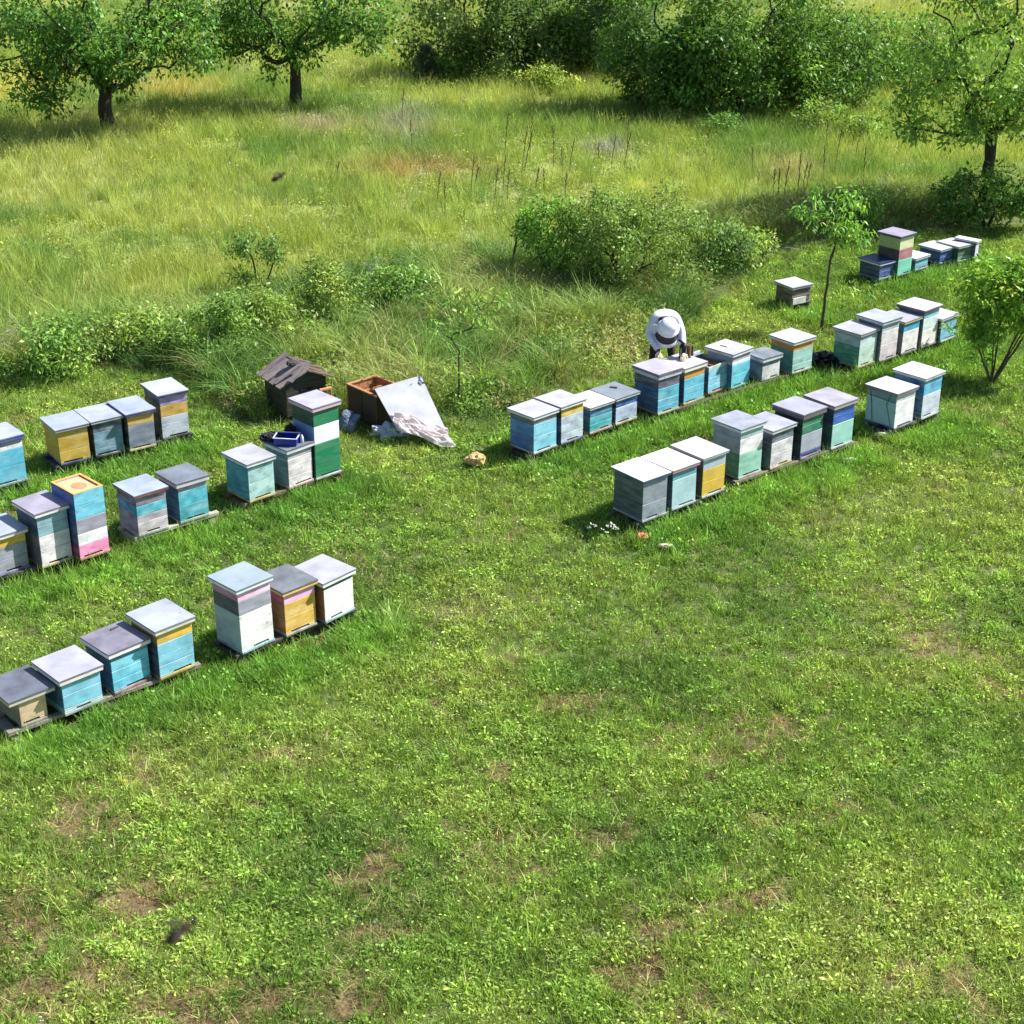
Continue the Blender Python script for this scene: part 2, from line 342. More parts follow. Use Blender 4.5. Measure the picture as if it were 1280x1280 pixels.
# bands from the bottom: (share of body height, front colour, side paint with its shade mixed in, planks)
HS = {
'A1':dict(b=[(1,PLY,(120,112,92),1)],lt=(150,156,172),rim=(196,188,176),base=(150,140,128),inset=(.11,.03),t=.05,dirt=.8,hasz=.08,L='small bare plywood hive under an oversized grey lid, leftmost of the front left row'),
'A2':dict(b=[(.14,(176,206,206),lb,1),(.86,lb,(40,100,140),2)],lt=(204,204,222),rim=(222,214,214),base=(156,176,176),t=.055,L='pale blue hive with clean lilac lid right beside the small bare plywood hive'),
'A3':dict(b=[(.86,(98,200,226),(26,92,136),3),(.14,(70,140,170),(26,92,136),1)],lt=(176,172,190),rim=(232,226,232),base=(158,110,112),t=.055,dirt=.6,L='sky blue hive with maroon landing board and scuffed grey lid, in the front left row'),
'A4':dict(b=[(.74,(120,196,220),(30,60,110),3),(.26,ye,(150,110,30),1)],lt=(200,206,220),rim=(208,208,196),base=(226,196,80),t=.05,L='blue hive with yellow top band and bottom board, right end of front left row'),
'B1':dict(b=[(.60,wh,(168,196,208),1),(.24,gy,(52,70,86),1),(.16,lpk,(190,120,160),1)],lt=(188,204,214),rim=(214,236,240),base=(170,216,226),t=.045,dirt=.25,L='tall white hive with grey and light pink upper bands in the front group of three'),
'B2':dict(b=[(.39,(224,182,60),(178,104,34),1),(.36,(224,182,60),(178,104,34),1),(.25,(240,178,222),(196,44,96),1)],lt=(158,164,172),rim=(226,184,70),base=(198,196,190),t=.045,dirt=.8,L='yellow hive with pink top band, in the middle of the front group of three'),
'B3':dict(b=[(.87,wh,(170,100,60),1),(.13,(30,108,116),(130,70,50),1)],lt=(206,206,216),rim=(232,232,232),base=(176,212,226),t=.05,dirt=.4,L='white hive with thin dark teal band below its lid beside a yellow and pink hive'),  # brown side colour holds the reflection of the yellow hive
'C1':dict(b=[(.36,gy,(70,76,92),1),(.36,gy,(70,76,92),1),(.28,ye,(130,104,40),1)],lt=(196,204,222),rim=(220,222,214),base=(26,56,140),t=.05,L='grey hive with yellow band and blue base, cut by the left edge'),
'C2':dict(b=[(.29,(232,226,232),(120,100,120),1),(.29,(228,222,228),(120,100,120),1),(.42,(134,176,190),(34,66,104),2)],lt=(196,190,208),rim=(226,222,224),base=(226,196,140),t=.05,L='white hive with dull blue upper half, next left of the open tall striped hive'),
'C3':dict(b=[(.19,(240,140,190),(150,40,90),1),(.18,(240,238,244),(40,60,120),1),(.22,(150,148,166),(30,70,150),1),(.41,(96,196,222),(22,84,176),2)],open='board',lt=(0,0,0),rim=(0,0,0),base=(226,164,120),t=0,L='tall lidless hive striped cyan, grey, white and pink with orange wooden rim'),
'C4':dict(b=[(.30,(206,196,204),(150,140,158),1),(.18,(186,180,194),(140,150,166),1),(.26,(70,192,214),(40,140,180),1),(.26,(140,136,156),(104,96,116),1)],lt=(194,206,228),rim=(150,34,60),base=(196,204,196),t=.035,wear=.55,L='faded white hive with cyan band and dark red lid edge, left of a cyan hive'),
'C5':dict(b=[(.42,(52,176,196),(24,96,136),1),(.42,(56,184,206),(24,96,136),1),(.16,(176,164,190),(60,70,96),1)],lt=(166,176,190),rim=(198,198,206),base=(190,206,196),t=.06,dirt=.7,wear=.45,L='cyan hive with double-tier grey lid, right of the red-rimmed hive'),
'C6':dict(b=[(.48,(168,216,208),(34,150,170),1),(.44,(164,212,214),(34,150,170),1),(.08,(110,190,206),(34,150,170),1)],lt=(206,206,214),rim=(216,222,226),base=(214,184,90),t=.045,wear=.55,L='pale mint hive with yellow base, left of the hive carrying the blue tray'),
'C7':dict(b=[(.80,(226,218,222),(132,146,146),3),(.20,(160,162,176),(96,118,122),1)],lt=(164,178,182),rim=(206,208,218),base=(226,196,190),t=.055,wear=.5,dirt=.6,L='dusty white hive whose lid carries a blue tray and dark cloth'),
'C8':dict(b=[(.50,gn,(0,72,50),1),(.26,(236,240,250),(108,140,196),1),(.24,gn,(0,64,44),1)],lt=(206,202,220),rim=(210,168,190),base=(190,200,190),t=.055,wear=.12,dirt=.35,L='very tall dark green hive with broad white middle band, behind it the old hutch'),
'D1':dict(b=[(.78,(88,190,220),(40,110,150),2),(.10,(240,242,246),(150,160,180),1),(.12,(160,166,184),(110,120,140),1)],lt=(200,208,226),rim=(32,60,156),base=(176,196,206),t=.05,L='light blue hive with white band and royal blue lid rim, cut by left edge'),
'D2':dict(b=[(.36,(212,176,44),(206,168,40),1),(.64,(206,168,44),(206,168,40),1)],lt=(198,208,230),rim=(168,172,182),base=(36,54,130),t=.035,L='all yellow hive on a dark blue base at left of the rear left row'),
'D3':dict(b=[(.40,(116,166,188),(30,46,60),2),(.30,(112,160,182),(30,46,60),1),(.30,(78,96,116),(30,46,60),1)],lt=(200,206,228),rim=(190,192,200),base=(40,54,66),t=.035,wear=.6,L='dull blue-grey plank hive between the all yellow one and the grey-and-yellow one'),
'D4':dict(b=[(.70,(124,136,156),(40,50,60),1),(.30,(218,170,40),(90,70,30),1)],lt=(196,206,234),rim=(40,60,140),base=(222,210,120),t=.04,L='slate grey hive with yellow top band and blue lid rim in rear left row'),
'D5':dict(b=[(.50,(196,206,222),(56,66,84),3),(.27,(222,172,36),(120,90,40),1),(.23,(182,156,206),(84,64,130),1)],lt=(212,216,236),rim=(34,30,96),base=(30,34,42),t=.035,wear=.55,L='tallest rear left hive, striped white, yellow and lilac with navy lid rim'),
'E1':dict(b=[(.44,(122,204,228),(30,100,176),1),(.38,(128,206,230),(40,126,200),1),(.18,(150,156,174),(64,84,110),1)],lt=(214,214,228),rim=(222,226,230),base=(196,214,210),t=.04,L='light blue hive with shade-darkened blue side, left end of the long middle row'),
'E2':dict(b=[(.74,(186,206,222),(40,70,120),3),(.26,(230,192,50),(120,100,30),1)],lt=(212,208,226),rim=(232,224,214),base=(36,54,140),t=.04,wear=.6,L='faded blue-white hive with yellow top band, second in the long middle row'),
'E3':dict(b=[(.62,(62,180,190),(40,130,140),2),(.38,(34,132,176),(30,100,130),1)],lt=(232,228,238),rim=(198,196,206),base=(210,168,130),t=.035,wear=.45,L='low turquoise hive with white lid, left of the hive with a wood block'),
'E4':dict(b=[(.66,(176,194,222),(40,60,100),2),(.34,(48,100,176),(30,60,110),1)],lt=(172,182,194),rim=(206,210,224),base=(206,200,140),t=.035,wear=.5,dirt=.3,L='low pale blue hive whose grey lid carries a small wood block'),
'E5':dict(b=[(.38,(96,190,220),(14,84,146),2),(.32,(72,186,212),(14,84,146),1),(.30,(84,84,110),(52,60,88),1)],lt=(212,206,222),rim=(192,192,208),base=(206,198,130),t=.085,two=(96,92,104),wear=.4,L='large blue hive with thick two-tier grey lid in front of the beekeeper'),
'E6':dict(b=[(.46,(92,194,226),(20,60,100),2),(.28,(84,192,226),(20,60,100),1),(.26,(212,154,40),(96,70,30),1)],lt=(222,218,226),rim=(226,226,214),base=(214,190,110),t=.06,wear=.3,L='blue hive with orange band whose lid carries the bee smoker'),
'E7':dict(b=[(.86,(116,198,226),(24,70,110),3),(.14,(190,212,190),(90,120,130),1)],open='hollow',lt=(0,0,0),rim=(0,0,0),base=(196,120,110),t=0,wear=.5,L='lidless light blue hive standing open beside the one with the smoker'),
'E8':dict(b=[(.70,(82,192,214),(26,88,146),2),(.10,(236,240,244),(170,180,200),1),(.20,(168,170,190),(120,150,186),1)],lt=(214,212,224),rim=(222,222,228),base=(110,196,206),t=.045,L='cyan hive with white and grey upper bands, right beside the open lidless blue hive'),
'E9':dict(b=[(.75,(230,226,232),(120,146,162),1),(.25,(120,136,152),(80,104,120),1)],lt=(176,184,196),rim=(206,208,216),base=(160,172,176),t=.06,wear=.8,dirt=.7,L='small shabby white hive with patched grey lid in the middle row'),  # upper band is shade below the lid put into the front colour
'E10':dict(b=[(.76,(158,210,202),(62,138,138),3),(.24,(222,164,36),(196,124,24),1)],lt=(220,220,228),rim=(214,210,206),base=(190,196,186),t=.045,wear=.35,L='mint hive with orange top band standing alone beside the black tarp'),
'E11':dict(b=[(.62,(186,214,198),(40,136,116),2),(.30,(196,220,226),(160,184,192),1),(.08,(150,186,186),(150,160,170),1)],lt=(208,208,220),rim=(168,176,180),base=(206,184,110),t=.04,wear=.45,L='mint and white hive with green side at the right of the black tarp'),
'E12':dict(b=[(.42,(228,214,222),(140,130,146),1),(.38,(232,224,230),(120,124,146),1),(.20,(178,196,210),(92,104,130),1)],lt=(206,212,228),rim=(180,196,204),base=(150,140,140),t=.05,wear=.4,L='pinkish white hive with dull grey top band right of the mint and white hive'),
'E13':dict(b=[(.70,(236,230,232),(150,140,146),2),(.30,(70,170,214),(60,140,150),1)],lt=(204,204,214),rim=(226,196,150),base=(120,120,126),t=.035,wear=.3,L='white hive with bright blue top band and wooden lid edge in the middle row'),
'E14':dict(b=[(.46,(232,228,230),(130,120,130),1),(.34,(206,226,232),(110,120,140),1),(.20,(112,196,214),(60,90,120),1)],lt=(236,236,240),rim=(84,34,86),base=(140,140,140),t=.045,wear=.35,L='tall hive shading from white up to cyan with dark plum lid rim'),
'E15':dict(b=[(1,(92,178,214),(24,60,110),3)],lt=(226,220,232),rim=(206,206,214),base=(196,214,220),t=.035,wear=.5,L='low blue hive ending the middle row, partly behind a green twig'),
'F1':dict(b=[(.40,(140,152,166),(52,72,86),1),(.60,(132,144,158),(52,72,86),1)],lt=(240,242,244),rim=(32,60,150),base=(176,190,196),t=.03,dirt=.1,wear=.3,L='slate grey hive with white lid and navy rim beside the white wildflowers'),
'F2':dict(b=[(.76,(172,208,216),(76,96,110),1),(.24,(86,160,176),(60,90,104),1)],lt=(240,240,244),rim=(196,130,146),base=(196,216,220),t=.04,dirt=.1,wear=.2,L='pale blue hive with dusty pink lid rim between the slate hive and the yellow one'),  # upper share is a darker teal-blue
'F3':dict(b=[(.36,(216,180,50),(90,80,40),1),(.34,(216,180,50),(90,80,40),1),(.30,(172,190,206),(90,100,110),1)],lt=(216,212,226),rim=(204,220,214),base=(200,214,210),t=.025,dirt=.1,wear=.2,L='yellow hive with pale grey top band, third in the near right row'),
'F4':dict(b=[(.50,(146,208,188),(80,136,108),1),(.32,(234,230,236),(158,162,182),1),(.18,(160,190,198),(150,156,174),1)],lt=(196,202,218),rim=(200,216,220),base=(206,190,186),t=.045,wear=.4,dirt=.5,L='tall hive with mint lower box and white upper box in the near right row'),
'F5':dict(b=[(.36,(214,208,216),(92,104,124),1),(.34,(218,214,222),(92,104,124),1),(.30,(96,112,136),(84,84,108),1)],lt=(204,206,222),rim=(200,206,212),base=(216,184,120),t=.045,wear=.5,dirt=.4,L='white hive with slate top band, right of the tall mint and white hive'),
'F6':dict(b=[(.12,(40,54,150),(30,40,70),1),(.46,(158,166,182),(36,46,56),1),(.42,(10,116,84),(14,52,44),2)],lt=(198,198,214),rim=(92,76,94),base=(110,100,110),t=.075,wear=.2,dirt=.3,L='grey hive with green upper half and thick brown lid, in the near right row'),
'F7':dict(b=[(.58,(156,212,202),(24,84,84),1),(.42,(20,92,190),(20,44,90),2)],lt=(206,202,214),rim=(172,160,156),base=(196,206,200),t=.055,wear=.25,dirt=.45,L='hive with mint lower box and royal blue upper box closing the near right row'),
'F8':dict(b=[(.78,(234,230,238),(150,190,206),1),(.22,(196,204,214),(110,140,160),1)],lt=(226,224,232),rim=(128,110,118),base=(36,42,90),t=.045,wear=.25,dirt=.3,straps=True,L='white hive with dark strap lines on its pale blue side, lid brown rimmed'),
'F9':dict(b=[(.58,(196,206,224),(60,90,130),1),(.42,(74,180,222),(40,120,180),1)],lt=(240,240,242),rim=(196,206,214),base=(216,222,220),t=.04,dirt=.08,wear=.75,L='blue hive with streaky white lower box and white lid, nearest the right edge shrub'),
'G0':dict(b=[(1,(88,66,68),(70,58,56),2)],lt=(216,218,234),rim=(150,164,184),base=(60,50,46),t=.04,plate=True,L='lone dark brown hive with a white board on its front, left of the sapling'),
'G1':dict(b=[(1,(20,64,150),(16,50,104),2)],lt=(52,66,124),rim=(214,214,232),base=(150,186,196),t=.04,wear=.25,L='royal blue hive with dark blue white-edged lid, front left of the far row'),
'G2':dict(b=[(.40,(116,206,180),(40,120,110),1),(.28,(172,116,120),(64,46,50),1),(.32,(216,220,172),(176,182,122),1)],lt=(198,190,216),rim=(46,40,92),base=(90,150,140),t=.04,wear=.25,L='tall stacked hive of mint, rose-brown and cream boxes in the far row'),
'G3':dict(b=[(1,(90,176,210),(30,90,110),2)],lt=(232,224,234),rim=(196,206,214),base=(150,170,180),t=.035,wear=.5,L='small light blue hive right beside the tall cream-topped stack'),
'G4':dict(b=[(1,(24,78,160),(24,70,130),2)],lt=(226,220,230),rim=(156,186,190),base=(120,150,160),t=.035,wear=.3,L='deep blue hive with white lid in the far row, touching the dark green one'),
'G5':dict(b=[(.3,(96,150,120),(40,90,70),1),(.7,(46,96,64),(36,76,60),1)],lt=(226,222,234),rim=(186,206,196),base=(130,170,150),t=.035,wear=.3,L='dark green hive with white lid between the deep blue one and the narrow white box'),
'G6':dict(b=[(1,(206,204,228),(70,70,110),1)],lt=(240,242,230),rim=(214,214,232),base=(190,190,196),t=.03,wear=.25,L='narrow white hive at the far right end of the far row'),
}
FOOT = []           # hive footprints for keeping the grass out
ZB = .10
GROUP = {'A':'beehives standing in rows on the grass'}
def hive(key):
    X, Y, ZT, yaw, W, D = HP[key]; h = HS[key]
    o_ = 0.0 if h.get('open') else .032
    root = empty('beehive', (X, Y, 0), yaw, (random.uniform(-.010, .010), random.uniform(-.010, .010)))
    tag(root, h['L'], 'beehive', GROUP['A'])
    wear = h.get('wear', .35)
    ix, iy = h.get('inset', (o_, o_))
    x0, x1, y0, y1 = ix, W-ix*.9, iy, D-o_
    FOOT.append((X, Y, yaw, W, D))
    # bottom board with landing strip
    mbb = MB(); bm_ = paint(tuple(int(c*.8) for c in h['base']), .7)
    mbb.box(x0-.003, x1+.003, y0-.014, y1, ZB, ZB+.028, bm_)
    mbb.build('bottom_board', root, .003)
    en = MB(); dk = plain('entrance_shade', (24, 20, 16), .9)  # dark block filling the entrance stands in for the shade inside
    ew = (x1-x0)*random.uniform(.35, .7); ex = x0+(x1-x0-ew)*random.uniform(.2, .8)
    en.box(ex, ex+ew, y0+.012, y1-.02, ZB+.028, ZB+.049, dk)
    mt = h['t']; ztop = ZT-mt; z = ZB+.028; tot = ztop-z
    names_ = ['hive_box']
    for i, (sh, cf, cs, npl) in enumerate(h['b']):
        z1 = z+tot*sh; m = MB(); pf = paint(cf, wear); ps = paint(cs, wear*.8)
        g_ = .0022
        zz = z
        for k in range(npl):
            za = zz; zb = z+(z1-z)*(k+1)/npl
            top = zb-g_; 
            j = random.uniform(-.0015, .0015) if npl > 1 else 0
            if i == 0 and k == 0:
                za_ = za+.020
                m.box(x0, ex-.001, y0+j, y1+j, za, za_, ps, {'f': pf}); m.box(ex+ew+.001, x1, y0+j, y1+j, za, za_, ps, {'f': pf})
                za = za_
            if h.get('open') and i == len(h['b'])-1 and k == npl-1:
                # walls round an open top
                t_ = .03
                m.box(x0, x1, y0, y0+t_, za, top, ps, {'f': pf}); m.box(x0, x1, y1-t_, y1, za, top, ps)
                m.box(x0, x0+t_, y0+t_, y1-t_, za, top, ps); m.box(x1-t_, x1, y0+t_, y1-t_, za, top, ps)
            else:
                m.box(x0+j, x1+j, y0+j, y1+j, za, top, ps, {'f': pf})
            zz = zb
        nm = 'hive_box' if i == 0 else 'super_box'
        o = m.build(nm, root, .0035)
        if i == 0:
            e_ = en.build('entrance', o)
            # corner battens
        z = z1
    fp = paint(h['b'][0][1], wear)
    if h.get('straps'):
        m = MB(); dk2 = plain('strap_grey', (74, 84, 96), .8)
        zt_ = ztop
        m.tube([(x0-.003, y0+.10, zt_), (x0-.006, y0+.16, zt_-.18), (x0-.004, y0+.06, ZB+.04)], .005, dk2, 5)
        m.tube([(x0-.003, y1-.05, zt_), (x0-.006, y1-.09, zt_-.18), (x0-.004, y1-.13, ZB+.04)], .005, dk2, 5)
        m.tube([(x0-.004, y0+.02, zt_-.12), (x0-.004, y1-.03, zt_-.10)], .004, dk2, 5)
        m.build('strap', root)
    if h.get('plate'):
        m = MB(); m.box(x0+.02, x1-.10, y0-.016, y0-.002, ZB+.01, ZB+.13, paint((226, 226, 226), .5)); m.build('front_board', root, .002)
    if h.get('open') == 'board':
        m = MB(); ow = wood((214, 140, 70), (242, 182, 110), (20, 3, 3), 'orange_pine')
        zt_ = ZT
        m.box(0, W, 0, .032, zt_-.012, zt_, ow); m.box(0, W, D-.032, D, zt_-.012, zt_, ow)
        m.box(0, .032, .033, D-.033, zt_-.012, zt_-.0003, ow); m.box(W-.032, W, .033, D-.033, zt_-.012, zt_-.0003, ow)
        m.build('rim', root, .002)
        m = MB(); m.box(.03, W-.03, .03, D-.03, zt_-.034, zt_-.022, wood((226, 160, 120), (240, 186, 146), (6, 6, 3), 'inner_board'))
        bo = m.build('inner_board', root)
        m = MB(); mm = Matrix.Translation((W*.52, D*.44, zt_-.0215)) @ Matrix.Diagonal((1, 1.25, 1, 1))
        m.lathe([(.088, 0), (.088, .002), (.001, .0022)], plain('worn_round_stain', (186, 132, 96), .8), 24, mm); m.build('feed_hole_cover', bo)
        return root
    if h.get('open') == 'hollow':
        m = MB(); m.box(.032, W-.032, .032, D-.032, ZT-.22, ZT-.20, plain('dark_inside', (40, 44, 40), .9)); m.build('inner_floor', root)
        for k in range(6):
            m = MB(); fx = .07+k*(W-.14)/5
            m.box(fx-.011, fx+.011, .034, D-.034, ZT-.06-.01*(k % 2), ZT-.035-.01*(k % 2), wood((90, 70, 50), (140, 110, 80), (3, 30, 3), 'frame_wood')); m.build('frame_bar', root)
        m = MB(); m.box(.02, W*.95, D+.003, D+.035, ZT-.12, ZT+.035, paint((196, 196, 220), .3)); m.build('raised_back_board', root, .003)
        return root
    # lid: wooden rim with a metal sheet folded over the top
    m = MB(); rm = paint(h['rim'], wear*.7)
    hi = ZT-.004
    if h.get('two'):
        mid = ZT-mt*.52
        m.box(.008, W-.008, .008, D-.008, ztop-.012, mid-.001, rm); m.box(0, W, 0, D, mid, hi, paint(h['two'], .3))
    else:
        m.box(.002, W-.002, .002, D-.002, ztop-.008, hi, rm)
    lid = m.build('lid', root, .003)
    m = MB(); sm = sheet(h['lt'], h.get('dirt', .35), .0, .45)
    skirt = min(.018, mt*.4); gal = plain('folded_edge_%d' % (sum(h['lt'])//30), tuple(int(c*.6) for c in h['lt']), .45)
    e_ = .003
    # slightly sagging sheet top made of a grid
    n = 6; vs = []; fs = []
    for i in range(n+1):
        for j in range(n+1):
            u, v_ = i/n, j/n
            dz = 0.004*mnoise.noise(Vector((X*3+u*2.3, Y*3+v_*2.3, ZT))) if 0 < i < n and 0 < j < n else 0
            vs.append((-e_+u*(W+2*e_), -e_+v_*(D+2*e_), ZT+dz))
    for i in range(n):
        for j in range(n): fs.append((i*(n+1)+j, (i+1)*(n+1)+j, (i+1)*(n+1)+j+1, i*(n+1)+j+1))
    m.add(vs, fs, sm)
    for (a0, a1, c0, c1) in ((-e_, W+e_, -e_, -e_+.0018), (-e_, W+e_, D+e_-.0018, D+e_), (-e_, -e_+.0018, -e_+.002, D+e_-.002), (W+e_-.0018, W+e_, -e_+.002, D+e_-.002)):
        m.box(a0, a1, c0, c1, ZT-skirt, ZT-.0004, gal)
    m.build('lid_sheet', lid)
    return root
HROOT = {}
for i, k in enumerate(HP):
    HROOT[k] = hive(k)

# stands under the rows
def stand(keys, label, rgb=(84, 78, 70), front=.0, ext=(.04, .04), hgt=ZB):
    k0, k1 = keys[0], keys[-1]
    X0, Y0, _, yw, W0, D0 = HP[k0]; X1, Y1, _, yw1, W1, D1 = HP[k1]
    end = Vector((X1+W1*cos(yw1), Y1+W1*sin(yw1), 0)); st = Vector((X0, Y0, 0)); d = end-st; L = d.length; yaw = math.atan2(d.y, d.x)
    root = empty('hive_stand', st, yaw); tag(root, label, 'stand', 'low timber stands under the hives')
    wm = wood(rgb, tuple(min(255, c+34) for c in rgb), (3, 30, 30), 'stand_wood_%d' % rgb[0])
    D = (D0+D1)/2
    for yy in (.045+front, D-.12):
        m = MB(); m.box(-ext[0], L+ext[1], yy, yy+.07, hgt-.045, hgt-.0015, wm); m.build('rail', root, .004)
    nleg = max(2, int(L/0.9)+1)
    for i in range(nleg):
        xx = -ext[0]+.03+(L+ext[0]+ext[1]-.16)*i/(nleg-1)
        m = MB(); m.box(xx, xx+.10, .06+front, D-.07, -.09, hgt-.047, wm); m.build('cross_block', root, .004)
stand(['A1','A2','A3','A4'], 'grey plank stand under the front left row of four hives', (116, 108, 100), -.02)
stand(['B1','B2','B3'], 'dark low stand under the front group of three hives', (50, 44, 40))
stand(['C1','C2','C3'], 'dark plank stand under the two striped hives and the open tall hive', (66, 58, 54), .0)
stand(['C4','C5'], 'pale plank stand under the red-rimmed and cyan hives', (150, 150, 132), -.01, (.02, .12))
stand(['C6','C7','C8'], 'dark stand under the mint, white and green hives', (84, 66, 50))
stand(['D1'], 'stand under the light blue hive at the left edge', (60, 58, 58))
stand(['D2','D3','D4','D5'], 'dark stand under the rear left row of four hives', (56, 56, 62))
stand(['E1','E2','E3','E4'], 'brown stand under the first four hives of the long middle row', (64, 50, 40))
stand(['E5','E6','E7','E8','E9','E10'], 'brown stand under the middle row hives beside the beekeeper', (60, 48, 38))
stand(['E11','E12','E13','E14','E15'], 'dark stand under the five hives at the end of the middle row', (66, 56, 54))
stand(['F1','F2','F3'], 'low stand hidden in grass under the slate, pale blue and yellow hives', (50, 50, 48))
stand(['F4','F5','F6','F7'], 'weathered plank stand under the mint-and-white to mint-and-blue hives', (104, 94, 86), -.03)
stand(['F8','F9'], 'low dark stand under the pair of hives by the right-hand bush', (70, 70, 80))
stand(['G0'], 'dark stand under the lone brown hive', (48, 44, 40))
stand(['G1','G2','G3'], 'dark stand under the blue hive and tall stack of the far row', (60, 60, 60))
stand(['G4','G5','G6'], 'dark stand under the right-hand hives of the far row', (58, 60, 58))

# ------------------------------------------------------------------ things on and around the hives
def onlid(key, u, v, yawoff=0, dz=.002):
    X, Y, Z, yw, W, D = HP[key]
    return Vector((X+cos(yw)*u*W-sin(yw)*v*D, Y+sin(yw)*u*W+cos(yw)*v*D, Z+dz)), yw+yawoff
# wood block on E4
p, yw = onlid('E4', .62, .66)
m = MB(); m.box(-.055, .055, -.018, .018, 0, .022, wood((84, 84, 90), (120, 120, 126), (30, 4, 4), 'grey_block'))
o = m.build('wood_block', None, .003); o.location = p; o.rotation_euler.z = -.35; tag(o, 'small dark wood block lying on the grey lid of a low pale blue hive', 'wood block')
# raised wooden handle on E8
p, yw = onlid('E8', .42, .62)
m = MB(); m.box(-.06, .06, -.012, .012, 0, .016, paint((214, 214, 226), .3)); o = m.build('loose_stick', None, .003); o.location = p; o.rotation_euler.z = yw-1.45; tag(o, 'short pale slat lying on the grey-banded cyan hive lid', 'slat')
# small notch piece on A3
p, yw = onlid('A3', .68, .82)
m = MB(); m.box(-.05, .05, -.012, .012, 0, .01, plain('dark_slat', (70, 66, 76), .7)); o = m.build('loose_stick', None, .002); o.location = p; o.rotation_euler.z = yw+.1; tag(o, 'small dark slat lying at the back of the scuffed lid of the sky blue hive', 'slat')
# bee smoker on E6
p, yw = onlid('E6', .66, .66)
sm = empty('bee_smoker', p, yw+2.9); tag(sm, 'black metal bee smoker with bellows standing on a blue hive lid beside the beekeeper', 'smoker')
blk = plain('sooty_metal', (44, 42, 44), .45, .6); stl = plain('bright_metal', (200, 200, 196), .3, .9, .1)
m = MB(); m.lathe([(.062, 0), (.064, .004), (.064, .16), (.062, .165)], blk, 20); can = m.build('can', sm, 0, True)
m = MB()
for a in (0.4, 1.6, 3.9, 5.1):
    m.tube([(.068*cos(a), .068*sin(a), .0), (.068*cos(a), .068*sin(a), .17)], .006, stl, 6)
m.lathe([(.0655, .05), (.0675, .052), (.0675, .062), (.0655, .064)], stl, 20); m.build('wire_guard', can)
m = MB(); m.lathe([(.066, .165), (.058, .19), (.034, .225), (.02, .235)], blk, 18, Matrix.Translation((0, 0, 0))); m.tube([(0, 0, .22), (.02, -.03, .25), (.05, -.07, .27)], [.022, .018, .013], blk, 10); m.build('spout_lid', sm, 0, True)
m = MB(); m.box(-.012, .0, -.06, .06, .02, .19, wood((150, 120, 84), (190, 160, 120), (4, 4, 20), 'bellows_board'), M=Matrix.Translation((-.085, 0, 0)))
m.box(-.05, -.012, -.052, .052, .025, .182, plain('bellows_leather', (40, 34, 32), .7), M=Matrix.Translation((-.085, 0, 0)))
m.box(-.062, -.05, -.06, .06, .02, .19, wood((150, 120, 84), (190, 160, 120), (4, 4, 20), 'bellows_board'), M=Matrix.Translation((-.085, 0, 0)))
m.build('bellows', sm, .003)
# hive tool beside
p, yw = onlid('E6', .15, .80)

# crumple helper
def crumple(name, loc, size, mat, seed, amp=.35, sub=4, flat=.0, parent=None, freq=3.0, sharp=True):
    bm = bmesh.new(); bmesh.ops.create_icosphere(bm, subdivisions=sub, radius=1)
    for v in bm.verts:
        q = v.co*freq+Vector((seed, seed*2, 0)); n_ = (1-2*abs(mnoise.noise(q))) if sharp else .5+1.4*mnoise.noise(q*.5); n2 = 1-2*abs(mnoise.noise(q*2.3))*(1 if sharp else .8)
        c = v.co*(1+amp*(n_-.5)+amp*.4*(n2-.5))
        v.co = Vector((c.x*size[0], c.y*size[1], max(-flat, c.z)*size[2]))
    me = bpy.data.meshes.new(name); bm.to_mesh(me); bm.free(); me.materials.append(mat)
    o = bpy.data.objects.new(name, me); ROOT.objects.link(o); o.location = loc
    if parent: o.parent = parent
    return o
def plastic(name, rgb, alpha_t=.3, rough=.25):
    m, nt, b = newmat(name); b.inputs['Base Color'].default_value = (*s2l(rgb), 1); b.inputs['Roughness'].default_value = rough
    n1 = N(nt, 'ShaderNodeTexNoise'); n1.inputs['Scale'].default_value = 26; n1.inputs['Detail'].default_value = 3
    tc = N(nt, 'ShaderNodeTexCoord'); nt.links.new(tc.outputs['Object'], n1.inputs['Vector'])
    bp = N(nt, 'ShaderNodeBump'); bp.inputs['Strength'].default_value = .3; bp.inputs['Distance'].default_value = .01
    nt.links.new(n1.outputs[0], bp.inputs['Height']); nt.links.new(bp.outputs[0], b.inputs['Normal'])
    tr = N(nt, 'ShaderNodeBsdfTranslucent'); tr.inputs[0].default_value = (*s2l(rgb), 1)
    ms = N(nt, 'ShaderNodeMixShader'); ms.inputs[0].default_value = alpha_t
    nt.links.new(b.outputs[0], ms.inputs[1]); nt.links.new(tr.outputs[0], ms.inputs[2]); nt.links.new(ms.outputs[0], nt.nodes['Material Output'].inputs[0])
    return m
BLACKP = plastic('black_plastic_sheet', (26, 30, 36), .05, .3)
